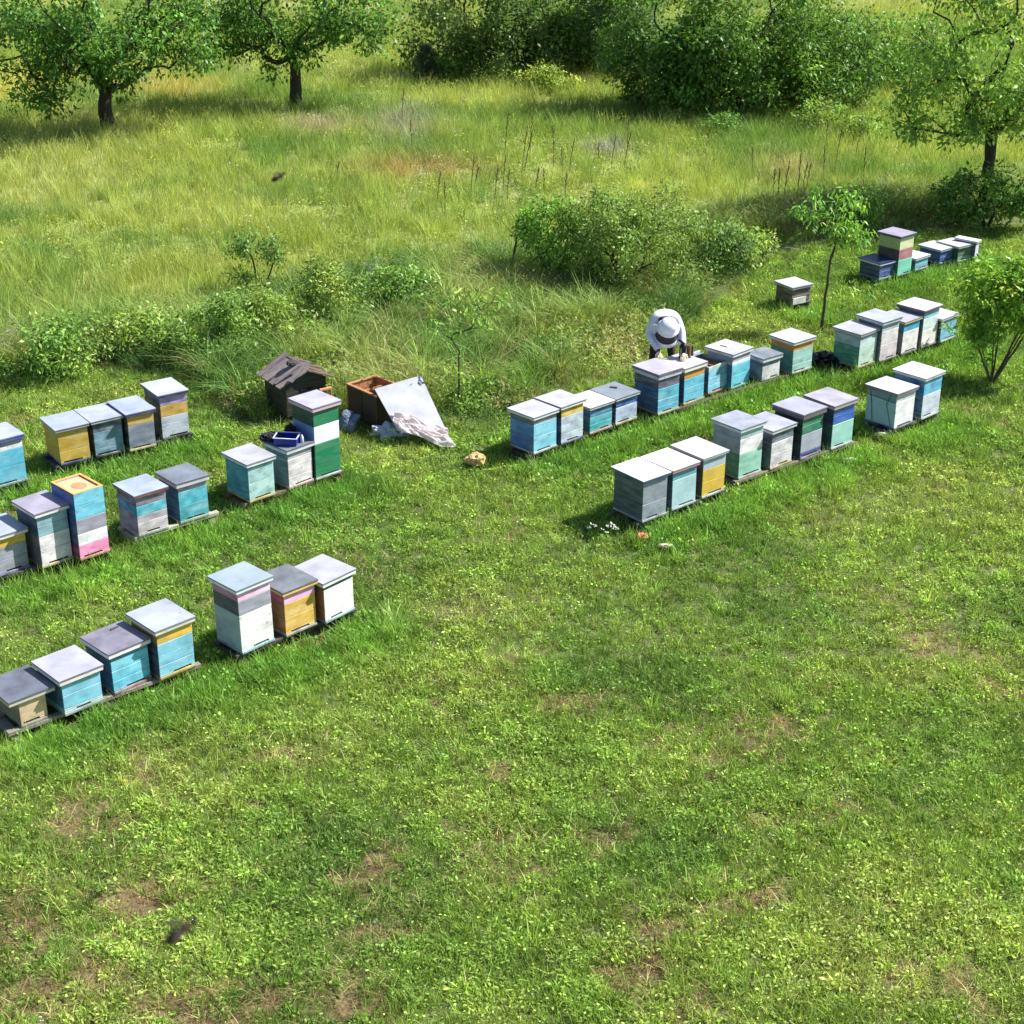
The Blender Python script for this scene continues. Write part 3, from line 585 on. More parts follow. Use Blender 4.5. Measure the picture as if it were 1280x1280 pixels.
# blue tray on C7
p, yw = onlid('C7', .38, .40)
tr = empty('plastic_tray', p, -.12); tag(tr, 'blue plastic tray with white rim standing on the dusty white hive', 'tray')
bluem = plain('blue_plastic', (26, 40, 150), .35); whp = plain('white_rim', (214, 222, 240), .4)
m = MB(); w2, d2, hh = .15, .11, .10
m.box(-w2, w2, -d2, -d2+.008, 0, hh, bluem); m.box(-w2, w2, d2-.008, d2, 0, hh, bluem); m.box(-w2, -w2+.008, -d2+.008, d2-.008, 0, hh, bluem); m.box(w2-.008, w2, -d2+.008, d2-.008, 0, hh, bluem)
m.box(-w2+.008, w2-.008, -d2+.008, d2-.008, 0, .008, bluem); m.build('tray_body', tr, .002)
m = MB(); r_ = .012
m.box(-w2-r_, w2+r_, -d2-r_, -d2+.003, hh, hh+.010, whp); m.box(-w2-r_, w2+r_, d2-.003, d2+r_, hh, hh+.010, whp); m.box(-w2-r_, -w2+.003, -d2+.003, d2-.003, hh, hh+.009, whp); m.box(w2-.003, w2+r_, -d2+.003, d2-.003, hh, hh+.009, whp); m.build('rim', tr, .002)
p, yw = onlid('C7', .25, .86); o = crumple('dark_cloth', p+Vector((0, 0, .035)), (.15, .09, .055), plain('dark_blue_cloth', (40, 40, 56), .85), 3.1, .5, 4, .6); tag(o, 'crumpled dark cloth lying behind the blue tray on the hive', 'cloth')
p, yw = onlid('C7', .80, .72); o = crumple('work_glove', p+Vector((0, 0, .06)), (.07, .09, .09), plain('black_rubber', (24, 26, 36), .5), 7.7, .5, 4, .6); tag(o, 'black crumpled bundle between the blue tray and the tall green hive', 'bundle')
p, yw = onlid('C7', .70, .16)
m = MB(); m.lathe([(.022, 0), (.024, .003), (.024, .075), (.012, .09), (.012, .105)], plain('clear_white_plastic', (206, 212, 226), .3), 14); o = m.build('bottle', None, 0, True); o.location = p; tag(o, 'small white bottle standing right of the blue tray', 'bottle')

# old gabled hutch
hx = Vector((-3.00, 22.50, 0)); hyaw = .60
hu = empty('wooden_hutch', hx, hyaw); tag(hu, 'old weathered dark wooden hutch hive with broken gabled plank roof in tall grass', 'hutch')
dkw = wood((40, 40, 38), (64, 60, 52), (3, 3, 26), 'dark_green_boards'); oldw = wood((104, 92, 92), (150, 138, 138), (4, 22, 4), 'weathered_roof'); mossy = wood((70, 52, 44), (110, 92, 80), (4, 22, 4), 'roof_felt')
m = MB(); HW, HD = .33, .74
for k in range(4):
    m.box(-HW, HW, .04, HD, .06+k*.125, .06+(k+1)*.125-.004, dkw)
m.build('hutch_body', hu, .004)
m = MB(); vs = [(-HW, .04, .56), (HW, .04, .56), (0, .04, .715), (-HW, .07, .56), (HW, .07, .56), (0, .07, .715)]
m.add(vs, [(0, 1, 2), (5, 4, 3), (0, 3, 4, 1), (1, 4, 5, 2), (2, 5, 3, 0)], plain('dark_green_front', (36, 62, 56), .7)); m.build('front_gable', hu)
m = MB(); vs = [(-HW, HD-.03, .56), (HW, HD-.03, .56), (0, HD-.03, .715), (-HW, HD, .56), (HW, HD, .56), (0, HD, .715)]
m.add(vs, [(0, 1, 2), (5, 4, 3), (0, 3, 4, 1), (1, 4, 5, 2), (2, 5, 3, 0)], dkw); m.build('back_gable', hu)
m = MB()
npk = 6
for k in range(npk):
    y0 = -.02+k*.80/npk; y1 = y0+.80/npk-.006
    sag = .022*((k*7) % 3)-.02; a = Vector((.05, 0, .755+sag)); b_ = Vector((-.46+.03*((k*5) % 3), 0, .53-sag*.6)); n_ = (b_-a).normalized(); up = Vector((-n_.z, 0, n_.x))*(-1)
    if up.z < 0: up = -up
    th = .018
    q = [(a.x, y0, a.z), (a.x, y1, a.z), (b_.x, y1, b_.z), (b_.x, y0, b_.z)]
    q2 = [(x_+up.x*th, y_, z_+up.z*th) for x_, y_, z_ in q]
    m.add(q+q2, [(0, 1, 2, 3), (7, 6, 5, 4), (0, 4, 5, 1), (1, 5, 6, 2), (2, 6, 7, 3), (3, 7, 4, 0)], oldw)
m.build('roof_slope', hu)
m = MB()
for k in range(npk):
    y0 = -.04+k*.82/npk; y1 = y0+.82/npk-.005
    dz = .012*((k*5) % 3)-.01; q = [(0, y0, .735+dz), (0, y1, .735+dz), (.42+.03*(k % 2), y1, .54-dz), (.42+.03*(k % 2), y0, .54-dz)]; q2 = [(x_+.008, y_, z_+.016) for x_, y_, z_ in q]
    m.add(q+q2, [(3, 2, 1, 0), (4, 5, 6, 7), (1, 5, 4, 0), (2, 6, 5, 1), (3, 7, 6, 2), (0, 4, 7, 3)], mossy)
m.build('roof_slope', hu)
# loose broken boards and stone on the roof
m = MB(); Mx = Matrix.Translation((-.12, -.03, .745)) @ Euler((.06, radians(-30), .25)).to_matrix().to_4x4()
m.box(-.22, .22, -.03, .05, 0, .016, oldw, M=Mx); Mx = Matrix.Translation((-.22, .10, .72)) @ Euler((.1, radians(-26), -.12)).to_matrix().to_4x4(); m.box(-.2, .2, -.04, .04, 0, .014, oldw, M=Mx); m.build('loose_board', hu)
o = crumple('roof_stone', (-.08, .30, .775), (.08, .07, .04), plain('roof_stone_dark', (70, 62, 60), .9), 2.2, .3, 3, .5, hu)
m = MB(); m.box(-.1, .1, .028, .038, .42, .45, plain('slot', (20, 18, 16), .9)); m.build('entrance_slot', hu)
m = MB(); m.box(.16, .36, -.09, -.05, .40, .43, wood((190, 110, 70), (232, 170, 120), (20, 3, 3), 'frame_pine')); m.box(.165, .185, -.09, -.05, .02, .40, wood((190, 110, 70), (232, 170, 120), (20, 3, 3), 'frame_pine')); m.box(.335, .355, -.09, -.05, .02, .40, wood((190, 110, 70), (232, 170, 120), (20, 3, 3), 'frame_pine'))
o = m.build('honey_frame', None, .003); o.location = hx; o.rotation_euler.z = hyaw; tag(o, 'orange pine frame leaning on the front of the old hutch', 'frame')
# crate
c0 = at(470, 495, .5); cl = at(433, 479, .5); cyaw = math.atan2(cl.y-c0.y, cl.x-c0.x)-pi/2
cr = empty('wooden_crate', (c0.x, c0.y, 0), cyaw); tag(cr, 'open dark wooden crate with orange timber rim, white board leaning on it', 'crate')
cw, cd, chh = .55, (cl-c0).length, .5
ow = wood((150, 98, 66), (190, 140, 100), (20, 20, 3), 'crate_inside'); dkc = wood((52, 42, 38), (86, 70, 60), (22, 22, 3), 'crate_outside')
m = MB(); t_ = .025
m.box(0, cw, 0, t_, .02, chh-.02, ow, {'f': dkc}); m.box(0, cw, cd-t_, cd, .02, chh-.02, ow, {'b': dkc}); m.box(0, t_, t_, cd-t_, .02, chh-.02, ow, {'l': dkc}); m.box(cw-t_, cw, t_, cd-t_, .02, chh-.02, ow, {'r': dkc}); m.box(t_, cw-t_, t_, cd-t_, .02, .05, ow)
m.build('crate_body', cr, .003)
m = MB(); q = .01
m.box(-q, cw+q, -q, .04, chh-.02, chh, ow); m.box(-q, cw+q, cd-.04, cd+q, chh-.02, chh, ow); m.box(-q, .04, .04, cd-.04, chh-.02, chh-.001, ow); m.box(cw-.04, cw+q, .04, cd-.04, chh-.02, chh-.001, ow); m.build('rim', cr, .003)
m = MB(); m.box(-.012, 0, cd*.48, cd*.54, .02, chh-.03, dkc); m.box(-.012, 0, .01, .06, .02, chh-.03, dkc); m.build('batten', cr, .002)
m = MB(); m.box(.03, cw-.03, cd*.62, cd*.66, chh-.10, chh-.07, ow); m.build('inner_bar', cr)
# leaning board
P4 = [at(468, 486, .575), at(526, 469, .66), at(566, 556, .02), at(497, 538, .10)]
pn_ = (P4[1]-P4[2]).cross(P4[0]-P4[1]); e0 = Vector((0, 0, HC)); dr_ = P4[3]-e0; P4[3] = e0+dr_*((P4[2]-e0).dot(pn_)/dr_.dot(pn_))
nrm = (P4[1]-P4[0]).cross(P4[3]-P4[0]).normalized(); nrm = nrm if nrm.z > 0 else -nrm
m = MB(); top = [tuple(p_) for p_ in P4]; bot = [tuple(p_-nrm*.012) for p_ in P4]
m.add(top+bot, [(3, 2, 1, 0), (4, 5, 6, 7), (0, 1, 5, 4), (1, 2, 6, 5), (2, 3, 7, 6), (3, 0, 4, 7)], sheet((206, 208, 214), .3, 0, .55))
o = m.build('leaning_board', None, .002); tag(o, 'large pale grey board leaning against the open wooden crate', 'board')
# plastic sheet draped on the board foot, bags
PL1 = plastic('grey_plastic_sheet', (228, 216, 216), .35, .4); PL2 = plastic('blue_white_bag', (196, 206, 222), .3, .45)
ctr = (P4[2]*.62+P4[3]*.38); mid = (P4[0]+P4[1])*.5; up_ = (mid-(P4[2]+P4[3])*.5).normalized(); across = (P4[2]-P4[3]).normalized()
vs = []; fs = []; nn = 30
for i in range(nn+1):
    for j in range(nn+1):
        u, v_ = i/nn, j/nn
        rr = 1+.25*sin(5*u*pi+1)*(.5-abs(v_-.5))
        p_ = P4[3]+across*((u*.98+.02)*(P4[2]-P4[3]).length+.03*sin(9*v_))+up_*((v_*.40-.07)*rr+.05*sin(6*u))
        h_ = .028+.05*abs(mnoise.noise(Vector((u*4, v_*4, 3))))*2+.02*abs(mnoise.noise(Vector((u*11, v_*11, 5))))
        if v_ < .2: h_ -= (0.2-v_)*.10
        p_ = p_+nrm*h_; p_.z = max(.02, p_.z)
        vs.append(p_)
for i in range(nn):
    for j in range(nn): fs.append((i*(nn+1)+j, (i+1)*(nn+1)+j, (i+1)*(nn+1)+j+1, i*(nn+1)+j+1))
m = MB(); m.add(vs, fs, PL1); o = m.build('plastic_sheet', None); tag(o, 'crumpled pinkish grey plastic sheet draped over the foot of the leaning board', 'plastic sheet')
o = crumple('plastic_bag', at(486, 541, .05), (.19, .11, .11), PL2, 5.5, .75, 4, .4, None, 3.4, False); tag(o, 'bluish white crumpled bag under the left edge of the leaning board', 'bag')
o = crumple('plastic_bag', at(438, 526, .10), (.13, .12, .16), plastic('white_bag', (120, 134, 160), .3, .45), 8.2, .6, 4, .6, None, 2.4, False); tag(o, 'pale bulging bag on the ground between the green hive and the crate', 'bag')
# black tarp between E10 and E11
o = crumple('black_tarp', at(1030, 453, .06), (.30, .22, .14), BLACKP, 1.7, .6, 4, .3); tag(o, 'crumpled black tarp lying between the mint hive and the mint-and-white hive', 'tarp')
# stones
STN = plain('tan_stone', (206, 170, 120), .9, 0, .35, 14, .6); STN2 = plain('orange_stone', (214, 136, 96), .9, 0, .25, 14, .5); STN3 = plain('pale_stone', (210, 200, 170), .9, 0, .25, 14, .5)
o = crumple('stone', at(595, 575, .06), (.13, .11, .10), STN, 4.4, .35, 3, .6); tag(o, 'tan broken stone in the shade left of the blue hive', 'stone')
o = crumple('stone', at(803, 671, .03), (.075, .06, .05), STN2, 6.1, .2, 3, .6); tag(o, 'orange stone in the grass at the foot of the slate grey hive', 'stone')
o = crumple('stone', at(833, 682, .02), (.10, .045, .025), STN3, 9.1, .2, 3, .6); tag(o, 'flat pale stone in grass right of the orange stone', 'stone')
for (px, py, sx, sy, lb_) in ((1063, 575, .10, .045, 'mossy pale stone lying in grass by the mint-and-blue hive'), (1048, 560, .045, .03, 'small pale stone beside the foot of the mint-and-blue hive'), (1100, 543, .10, .03, 'flat dull stone in front of the white strapped hive')):
    o = crumple('stone', at(px, py, .05), (sx, sy, .035), plain('mossy_stone', (170, 182, 140), .9, 0, .35, 14, .5), px*.01, .25, 3, .6); tag(o, lb_, 'stone')

# ------------------------------------------------------------------ person
def skinned(name, verts, edges, radii, mat, parent=None, sub=2, root=0, loc=None):
    bm = bmesh.new(); lay = bm.verts.layers.skin.verify()
    bv = []
    for i, (v, r) in enumerate(zip(verts, radii)):
        q = bm.verts.new(v); q[lay].radius = (r, r) if not isinstance(r, tuple) else r; q[lay].use_root = (i == root); bv.append(q)
    for a, b_ in edges: bm.edges.new((bv[a], bv[b_]))
    me = bpy.data.meshes.new(name); bm.to_mesh(me); bm.free(); me.materials.append(mat)
    o = bpy.data.objects.new(name, me); ROOT.objects.link(o)
    if parent: o.parent = parent
    s_ = o.modifiers.new('skin', 'SKIN'); s_.use_smooth_shade = True; s_.branch_smoothing = .5
    b2 = o.modifiers.new('sub', 'SUBSURF'); b2.levels = sub; b2.render_levels = sub
    return o
pr = at(826, 484); per = empty('person', (pr.x, pr.y, 0), 0); tag(per, 'person in white bee jacket, veiled white hat and dark trousers bending over the blue hive', 'person')
trous = plain('dark_maroon_trousers', (66, 46, 48), .85, 0, .2, 20, .3); jack = plain('white_jacket', (216, 220, 230), .8, 0, .12, 7, 1.0); skinm = plain('skin', (206, 160, 128), .6, 0, .08)
# local: +x image right, +y away, -y towards camera
V_ = [(0, .10, .93), (0, .02, 1.08), (0, -.16, 1.22), (0, -.30, 1.26), (0, -.42, 1.20), (0, -.52, 1.13),   # pelvis, waist, mid, chest, neck, head
      (-.10, .09, .88), (-.14, .03, .50), (-.15, .05, .10), (-.15, -.10, .04),
      (.10, .09, .88), (.15, .02, .50), (.16, .05, .10), (.17, -.10, .04),
      (-.17, -.30, 1.22), (-.255, -.36, .98), (-.14, -.58, .84), (-.11, -.64, .80),
      (.17, -.30, 1.22), (.245, -.40, .98), (.25, -.60, .82), (.25, -.66, .78)]
E_ = [(0, 1), (1, 2), (2, 3), (3, 4), (4, 5), (0, 6), (6, 7), (7, 8), (8, 9), (0, 10), (10, 11), (11, 12), (12, 13), (3, 14), (14, 15), (15, 16), (16, 17), (3, 18), (18, 19), (19, 20), (20, 21)]
R2 = [.13, .12, .13, .13, .055, .095, .09, .062, .045, .04, .09, .062, .045, .04, .07, .045, .032, .03, .07, .045, .032, .03]
body = skinned('body', V_, E_, R2, trous, per)
# jacket over torso and sleeves
J = [(0, .11, .96), (0, .02, 1.10), (0, -.16, 1.235), (0, -.30, 1.27), (-.17, -.30, 1.22), (-.255, -.36, .98), (-.122, -.625, .812), (.17, -.30, 1.22), (.245, -.40, .98), (.25, -.648, .79), (0, .06, .84), (0, -.39, 1.235)]
JE = [(0, 1), (1, 2), (2, 3), (3, 4), (4, 5), (5, 6), (3, 7), (7, 8), (8, 9), (0, 10), (3, 11)]
JR = [(.17, .14), (.155, .14), (.155, .14), (.14, .13), .085, .068, .044, .085, .068, .044, (.17, .14), .075]
skinned('jacket', J, JE, JR, jack, per, 2, 0)
# front flap hanging below the chest
m = MB(); vs = []; fs = []
for i in range(9):
    for j in range(7):
        u = i/8; v_ = j/6; a = (u-.5)
        vs.append((a*.42*(1-.12*v_), -.42+.07*v_-.05*(1-(2*a)**2)+.012*sin(14*u), 1.14-.34*v_+.02*sin(9*u)))
for i in range(8):
    for j in range(6): fs.append((i*7+j, (i+1)*7+j, (i+1)*7+j+1, i*7+j+1))
m.add(vs, fs, jack); o = m.build('jacket_front', per, 0, True); s_ = o.modifiers.new('sol', 'SOLIDIFY'); s_.thickness = .012
# head, hat and veil (head tips forward)
HM = Matrix.Translation((.015, -.53, 1.12)) @ Euler((radians(38), 0, radians(4))).to_matrix().to_4x4()
hd = bpy.data.meshes.new('face'); bm = bmesh.new(); bmesh.ops.create_uvsphere(bm, u_segments=20, v_segments=14, radius=1)
for v in bm.verts:
    x_, y_, z_ = v.co; yy = y_
    n_ = max(0, 1-((x_/.16)**2+((z_+.12)/.24)**2)) if y_ < 0 else 0
    e_ = sum(max(0, 1-(((x_-sx)/.2)**2+((z_-.08)/.14)**2)) for sx in (-.35, .35)) if y_ < 0 else 0
    mth = max(0, 1-((x_/.35)**2+((z_+.52)/.06)**2)) if y_ < 0 else 0
    v.co = Vector((x_*.075*(1-.18*max(0, -z_)), (y_-.22*n_+.08*e_+.04*mth)*.095, z_*.115))
for sx in (-1, 1):
    r0 = bmesh.ops.create_icosphere(bm, subdivisions=1, radius=.022, matrix=Matrix.Translation((sx*.076, .01, .0)) @ Matrix.Diagonal((.4, .7, 1.2, 1)))
for v in bm.verts: v.co = HM @ v.co
bm.to_mesh(hd); bm.free(); hd.materials.append(skinm); ho = bpy.data.objects.new('head', hd); ROOT.objects.link(ho); ho.parent = per
for p_ in hd.polygons: p_.use_smooth = True
hatm = plain('white_hat_cloth', (232, 232, 244), .8, 0, .06, 9, 1.0); veil = plain('dark_veil_mesh', (58, 50, 62), .9)
m = MB(); m.lathe([(.172, .020), (.168, .034), (.140, .050), (.137, .075), (.132, .12), (.112, .160), (.07, .186), (.004, .196)], hatm, 28, HM); ht = m.build('hat', per, 0, True)
m = MB(); m.lathe([(.150, .045), (.155, -.04), (.150, -.13), (.17, -.17)], veil, 24, HM, False); m.build('veil', per, 0, True)
m = MB(); m.lathe([(.172, -.165), (.20, -.19), (.20, -.215), (.17, -.23)], jack, 24, HM, False); m.build('veil_hem', per, 0, True)
# hands with fingers
gl = plain('pale_gloves', (228, 214, 180), .7, 0, .1)
def hand(wr, d, side, pr_):
    d = Vector(d).normalized(); up = Vector((0, 0, 1)); a = d.cross(up).normalized(); dn = a.cross(d).normalized()*-1
    vv = [Vector(wr), Vector(wr)+d*.05, Vector(wr)+d*.085]; ee = [(0, 1), (1, 2)]; rr = [.024, .034, .030]
    for k, (off, L) in enumerate(((-.033, .06), (-.011, .075), (.011, .07), (.033, .055))):
        b0 = Vector(wr)+d*.085+a*off; i0 = len(vv)
        vv += [b0, b0+d*L*.5+dn*.008, b0+d*L*.8+dn*.03]; ee += [(2, i0), (i0, i0+1), (i0+1, i0+2)]; rr += [.0095, .009, .008]
    i0 = len(vv); b0 = Vector(wr)+d*.035+a*(.036*side)
    vv += [b0, b0+d*.03+a*.028*side+dn*.008, b0+d*.055+a*.03*side+dn*.02]; ee += [(1, i0), (i0, i0+1), (i0+1, i0+2)]; rr += [.011, .010, .009]
    return skinned('hand', vv, ee, rr, gl, pr_, 1, 1)
hand((-.12, -.63, .805), (.25, -.85, -.45), 1, per); hand((.25, -.655, .785), (-.1, -.9, -.42), -1, per)
bt = plain('black_boots', (30, 30, 34), .6)
for sx in (-1, 1):
    m = MB(); xx = .155*sx
    m.lathe([(.06, .0), (.062, .02), (.052, .10), (.055, .22), (.056, .26)], bt, 14, Matrix.Translation((xx, .05, 0)))
    m.lathe([(.048, .0), (.05, .03), (.035, .07), (.01, .085)], bt, 14, Matrix.Translation((xx, -.07, 0)) @ Matrix.Diagonal((1, 1.9, 1, 1))); m.build('boot', per, 0, True)

# ------------------------------------------------------------------ bees in the air
def bee(px, py, dist, length, yaw, pitch, label):
    d = F_ + R_*(px-640)/FPX - U_*(py-640)/FPX
    p = Vector(np.array([0, 0, HC])+d*dist)
    r = empty('flying_bee', p); r.rotation_euler = (0, 0, 0)
    # body axis along x of the root
    r.rotation_euler = (radians(10), pitch, yaw); s = length
    tag(r, label, 'bee', 'bees in flight near the camera')
    bro = plain('bee_brown', (58, 38, 18), .8); dk = plain('bee_black', (12, 9, 6), .8)
    Rx = Matrix.Rotation(pi/2, 4, 'Y')
    m = MB(); m.lathe([(.02*s, -.50*s), (.10*s, -.42*s), (.155*s, -.28*s), (.16*s, -.15*s), (.11*s, -.02*s), (.05*s, .02*s)], dk, 14, Rx)
    for z0 in (-.38, -.28, -.17): m.lathe([(.14*s, (z0-.02)*s), (.167*s, z0*s), (.14*s, (z0+.02)*s)], bro, 14, Rx)
    m.build('abdomen', r, 0, True)
    m = MB(); m.lathe([(.04*s, .0), (.13*s, .06*s), (.15*s, .16*s), (.11*s, .27*s), (.04*s, .31*s)], bro, 14, Rx); m.build('thorax', r, 0, True)
    m = MB(); m.lathe([(.03*s, .31*s), (.09*s, .34*s), (.10*s, .40*s), (.05*s, .47*s)], dk, 12, Rx)
    for sy in (-1, 1): m.tube([(.42*s, .03*s*sy, .05*s), (.50*s, .07*s*sy, .10*s), (.58*s, .09*s*sy, .08*s)], .008*s, dk, 4)
    m.build('bee_head', r, 0, True)
    wm = plastic('bee_wing', (112, 100, 84), .4, .3)
    for sy in (-1, 1):
        for (L, ang, w_) in ((.46, .55, .10), (.32, .9, .07)):
            m = MB(); vs = []
            for k in range(12):
                t = 2*pi*k/12; lx = L*s*(.5-.5*cos(t)); ly = w_*s*sin(t)*(.4+.6*(lx/(L*s)))
                X_ = .16*s-(lx*cos(ang)-ly*sin(ang)); Y_ = sy*(.08*s+lx*sin(ang)+ly*cos(ang)); vs.append((X_, Y_, .12*s+.15*lx))
            vs2 = [(a_, b_, c_+.004*s) for a_, b_, c_ in vs]
            m.add(vs+vs2, [tuple(range(11, -1, -1)), tuple(range(12, 24))]+[(k, (k+1) % 12, 12+(k+1) % 12, 12+k) for k in range(12)], wm); m.build('wing', r)
    m = MB()
    for sy in (-1, 1):
        for q, xx in enumerate((.06, .14, .22)): m.tube([(xx*s, .06*s*sy, -.10*s), ((xx-.05)*s, .16*s*sy, -.18*s), ((xx-.14)*s, .14*s*sy, -.30*s)], .012*s, dk, 4)
    m.build('legs', r)
bee(348, 221, 1.45, .0150, radians(20), radians(-28), 'small dark bee in flight in front of the upper left meadow')
bee(226, 1164, .62, .0155, radians(25), radians(-32), 'large blurred brown bee flying close to the camera at lower left')

# ------------------------------------------------------------------ trees and shrubs
def leaves_from_clusters(cl, rad, per, size, col, seed, droop=.3, aspect=.5, spread=.22, flat=.75):
    """cl (n,3) cluster centres -> verts, faces, colours of small folded leaves"""
    r = np.random.default_rng(seed); n = len(cl)*per
    c = np.repeat(cl, per, 0); rr = np.repeat(rad, per)
    d = r.normal(size=(n, 3)); d /= np.linalg.norm(d, axis=1)[:, None]; d *= (r.random(n)**.45)[:, None]
    P = c + d*rr[:, None]*np.array([1, 1, flat])
    # leaf frame: axis pointing outwards and slightly down, normal mostly up
    ax = d + r.normal(size=(n, 3))*.5; ax[:, 2] -= droop; ax /= np.linalg.norm(ax, axis=1)[:, None]
    up = r.normal(size=(n, 3))*.55 + np.array([0, 0, 1]); sd_ = np.cross(ax, up); sd_ /= np.linalg.norm(sd_, axis=1)[:, None]; nn_ = np.cross(sd_, ax)
    L = size*(.6+.8*r.random(n)); W = L*aspect
    a = P; m1 = P+ax*(L*.45)[:, None]+sd_*(W*.5)[:, None]+nn_*(L*.06)[:, None]; tip = P+ax*L[:, None]-nn_*(L*.08)[:, None]; m2 = P+ax*(L*.45)[:, None]-sd_*(W*.5)[:, None]+nn_*(L*.06)[:, None]
    V = np.stack([a, m1, tip, m2], 1).reshape(-1, 3); Fq = np.arange(4*n).reshape(n, 4)
    cc = np.repeat(r.normal(size=len(cl))*spread, per)+r.normal(size=n)*spread*.8
    C = np.array(col)[None]*np.exp(cc)[:, None]
    warm = np.repeat(r.random(len(cl)), per)[:, None]*.55+r.random(n)[:, None]*.45
    C = C*(1+(warm-.5)*np.array([.45, .15, -.3]))
    C = np.repeat(np.clip(C*np.array([2.1, 1.9, 2.5]), 0, .7), 4, 0)
    return V, Fq, C
def shrubtree(name, label, cat, base, crown, nclus, per, lsize, col, seed, trunk_r=.18, trunk_h=1.2, lean=(0, 0), crad=.42, group=None, nstems=1, bark=None, droop=.3, shell=.35, aspect=.5, flat=.75, spread=.30, bare=.0, twig=.006, exp=2.3):
    """crown: list of ellipsoids (cx,cy,cz,rx,ry,rz,weight) relative to the base"""
    r = np.random.default_rng(seed); bark = bark or BARK
    root = empty(name, (base[0], base[1], 0)); tag(root, label, cat, group)
    wts = np.array([e[6] for e in crown]); wts = wts/wts.sum(); cl = []
    while len(cl) < nclus:
        e = crown[r.choice(len(crown), p=wts)]
        d = r.normal(size=3); d /= np.linalg.norm(d); rad = (shell+(1-shell)*r.random())**.6
        p = np.array(e[:3])+d*rad*np.array(e[3:6])
        if mnoise.noise(Vector(p*1.1+seed)) < -.22: continue
        if p[2] < .12: continue
        cl.append(p)
    cl = np.array(cl)
    # woody skeleton
    nodes = []; parent = []
    tops = []
    for s_ in range(nstems):
        a = 2*pi*s_/nstems+r.random(); off = .0 if nstems == 1 else .10*trunk_r/.05
        b0 = np.array([cos(a)*off*.5, sin(a)*off*.5, -.03]); last = -1
        k = 6
        for i in range(k+1):
            t = i/k
            sp = 0 if nstems == 1 else t*.45*trunk_h
            q = b0+np.array([lean[0]*t+cos(a)*sp, lean[1]*t+sin(a)*sp, trunk_h*t])+r.normal(size=3)*(.006 if trunk_r < .05 else .02)*trunk_h*(t > 0)
            nodes.append(q); parent.append(last); last = len(nodes)-1
        tops.append(last)
    order = np.argsort(np.linalg.norm(cl-np.mean([nodes[t] for t in tops], 0), axis=1))
    depth = [0]*len(nodes); tip_of = []
    for ci in order:
        c = cl[ci]; A = np.array(nodes)
        d = np.linalg.norm(A-c, axis=1)+.25*np.array(depth)*.1
        low = A[:, 2] < trunk_h*.55 if nstems == 1 else A[:, 2] < trunk_h*.3
        d = d+low*3.0+np.clip(A[:, 2]-c[2], 0, 9)*.5
        j = int(np.argmin(d)); p0 = np.array(nodes[j]); seg = c-p0; L = np.linalg.norm(seg)
        stp = .38 if trunk_h > 1.05 and trunk_r > .05 else .12; k = max(2, int(L/stp)); last = j; pj = parent[j]; pd = (p0-np.array(nodes[pj])) if pj >= 0 else np.array([0, 0, 1.]); pd = pd/(np.linalg.norm(pd)+1e-6)
        for i in range(1, k+1):
            t = i/k
            q = p0+seg*t+pd*L*.30*sin(pi*t)*(1-t)+np.array([0, 0, .06*L*sin(pi*t)])+r.normal(size=3)*(.03 if stp > .2 else .015)*min(L, 1)*(t < 1)
            nodes.append(q); parent.append(last); depth.append(depth[last]+1); last = len(nodes)-1
        tip_of.append(last)
    cnt = np.zeros(len(nodes))
    for t in tip_of:
        j = t
        while j >= 0: cnt[j] += 1; j = parent[j]
    rad = np.maximum(twig, trunk_r*(np.maximum(cnt, .3)/max(cnt.max(), 1))**(1/exp))
    if nstems == 1:
        for i in range(7): rad[i] = trunk_r*(1.25-.35*i/6) if i else trunk_r*1.35
    if nstems > 1:
        for i in range(7*nstems): rad[i] = max(rad[i], trunk_r*(.62-.05*(i % 7)))
    m = MB(); kids = {}
    for i, p_ in enumerate(parent):
        if p_ >= 0: kids.setdefault(p_, []).append(i)
    def chain(start, frm):
        pts = [nodes[frm]] if frm is not None else []; rr = [rad[start]] if frm is not None else []; j = start
        while True:
            pts.append(nodes[j]); rr.append(rad[j]); ks = kids.get(j, [])
            if not ks: rr[-1] *= .5; break
            ks = sorted(ks, key=lambda q: -rad[q])
            for q in ks[1:]: todo.append((q, j))
            j = ks[0]
        big = max(rr); m.tube(pts, rr, bark, 8 if big > .05 else (5 if big > .015 else 4), cap=False)
    todo = []
    for i, p_ in enumerate(parent):
        if p_ < 0: todo.append((i, None))
    while todo:
        q, f = todo.pop(); chain(q, f)
    m.build('trunk' if nstems == 1 else 'stems', root, 0, True)
    keep = cl[r.random(len(cl)) >= bare]
    rads = crad*(.6+.8*r.random(len(keep)))
    V, Fq, C = leaves_from_clusters(keep, rads, per, lsize, col, seed+1, droop, aspect, spread, flat)
    ok = V.reshape(-1, 4, 3)[:, :, 2].min(1) > .01
    V = V.reshape(-1, 4, 3)[ok].reshape(-1, 3); C = C.reshape(-1, 4, 3)[ok].reshape(-1, 3); Fq = np.arange(len(V)).reshape(-1, 4)
    leafmesh('crown' if nstems == 1 else 'foliage', V, Fq, C, LEAF_T, root)
    return root
GL = (.060, .14, .022); GLd = (.030, .075, .018); GLb = (.10, .21, .028); GLy = (.14, .23, .035)
p = at(135, 166)
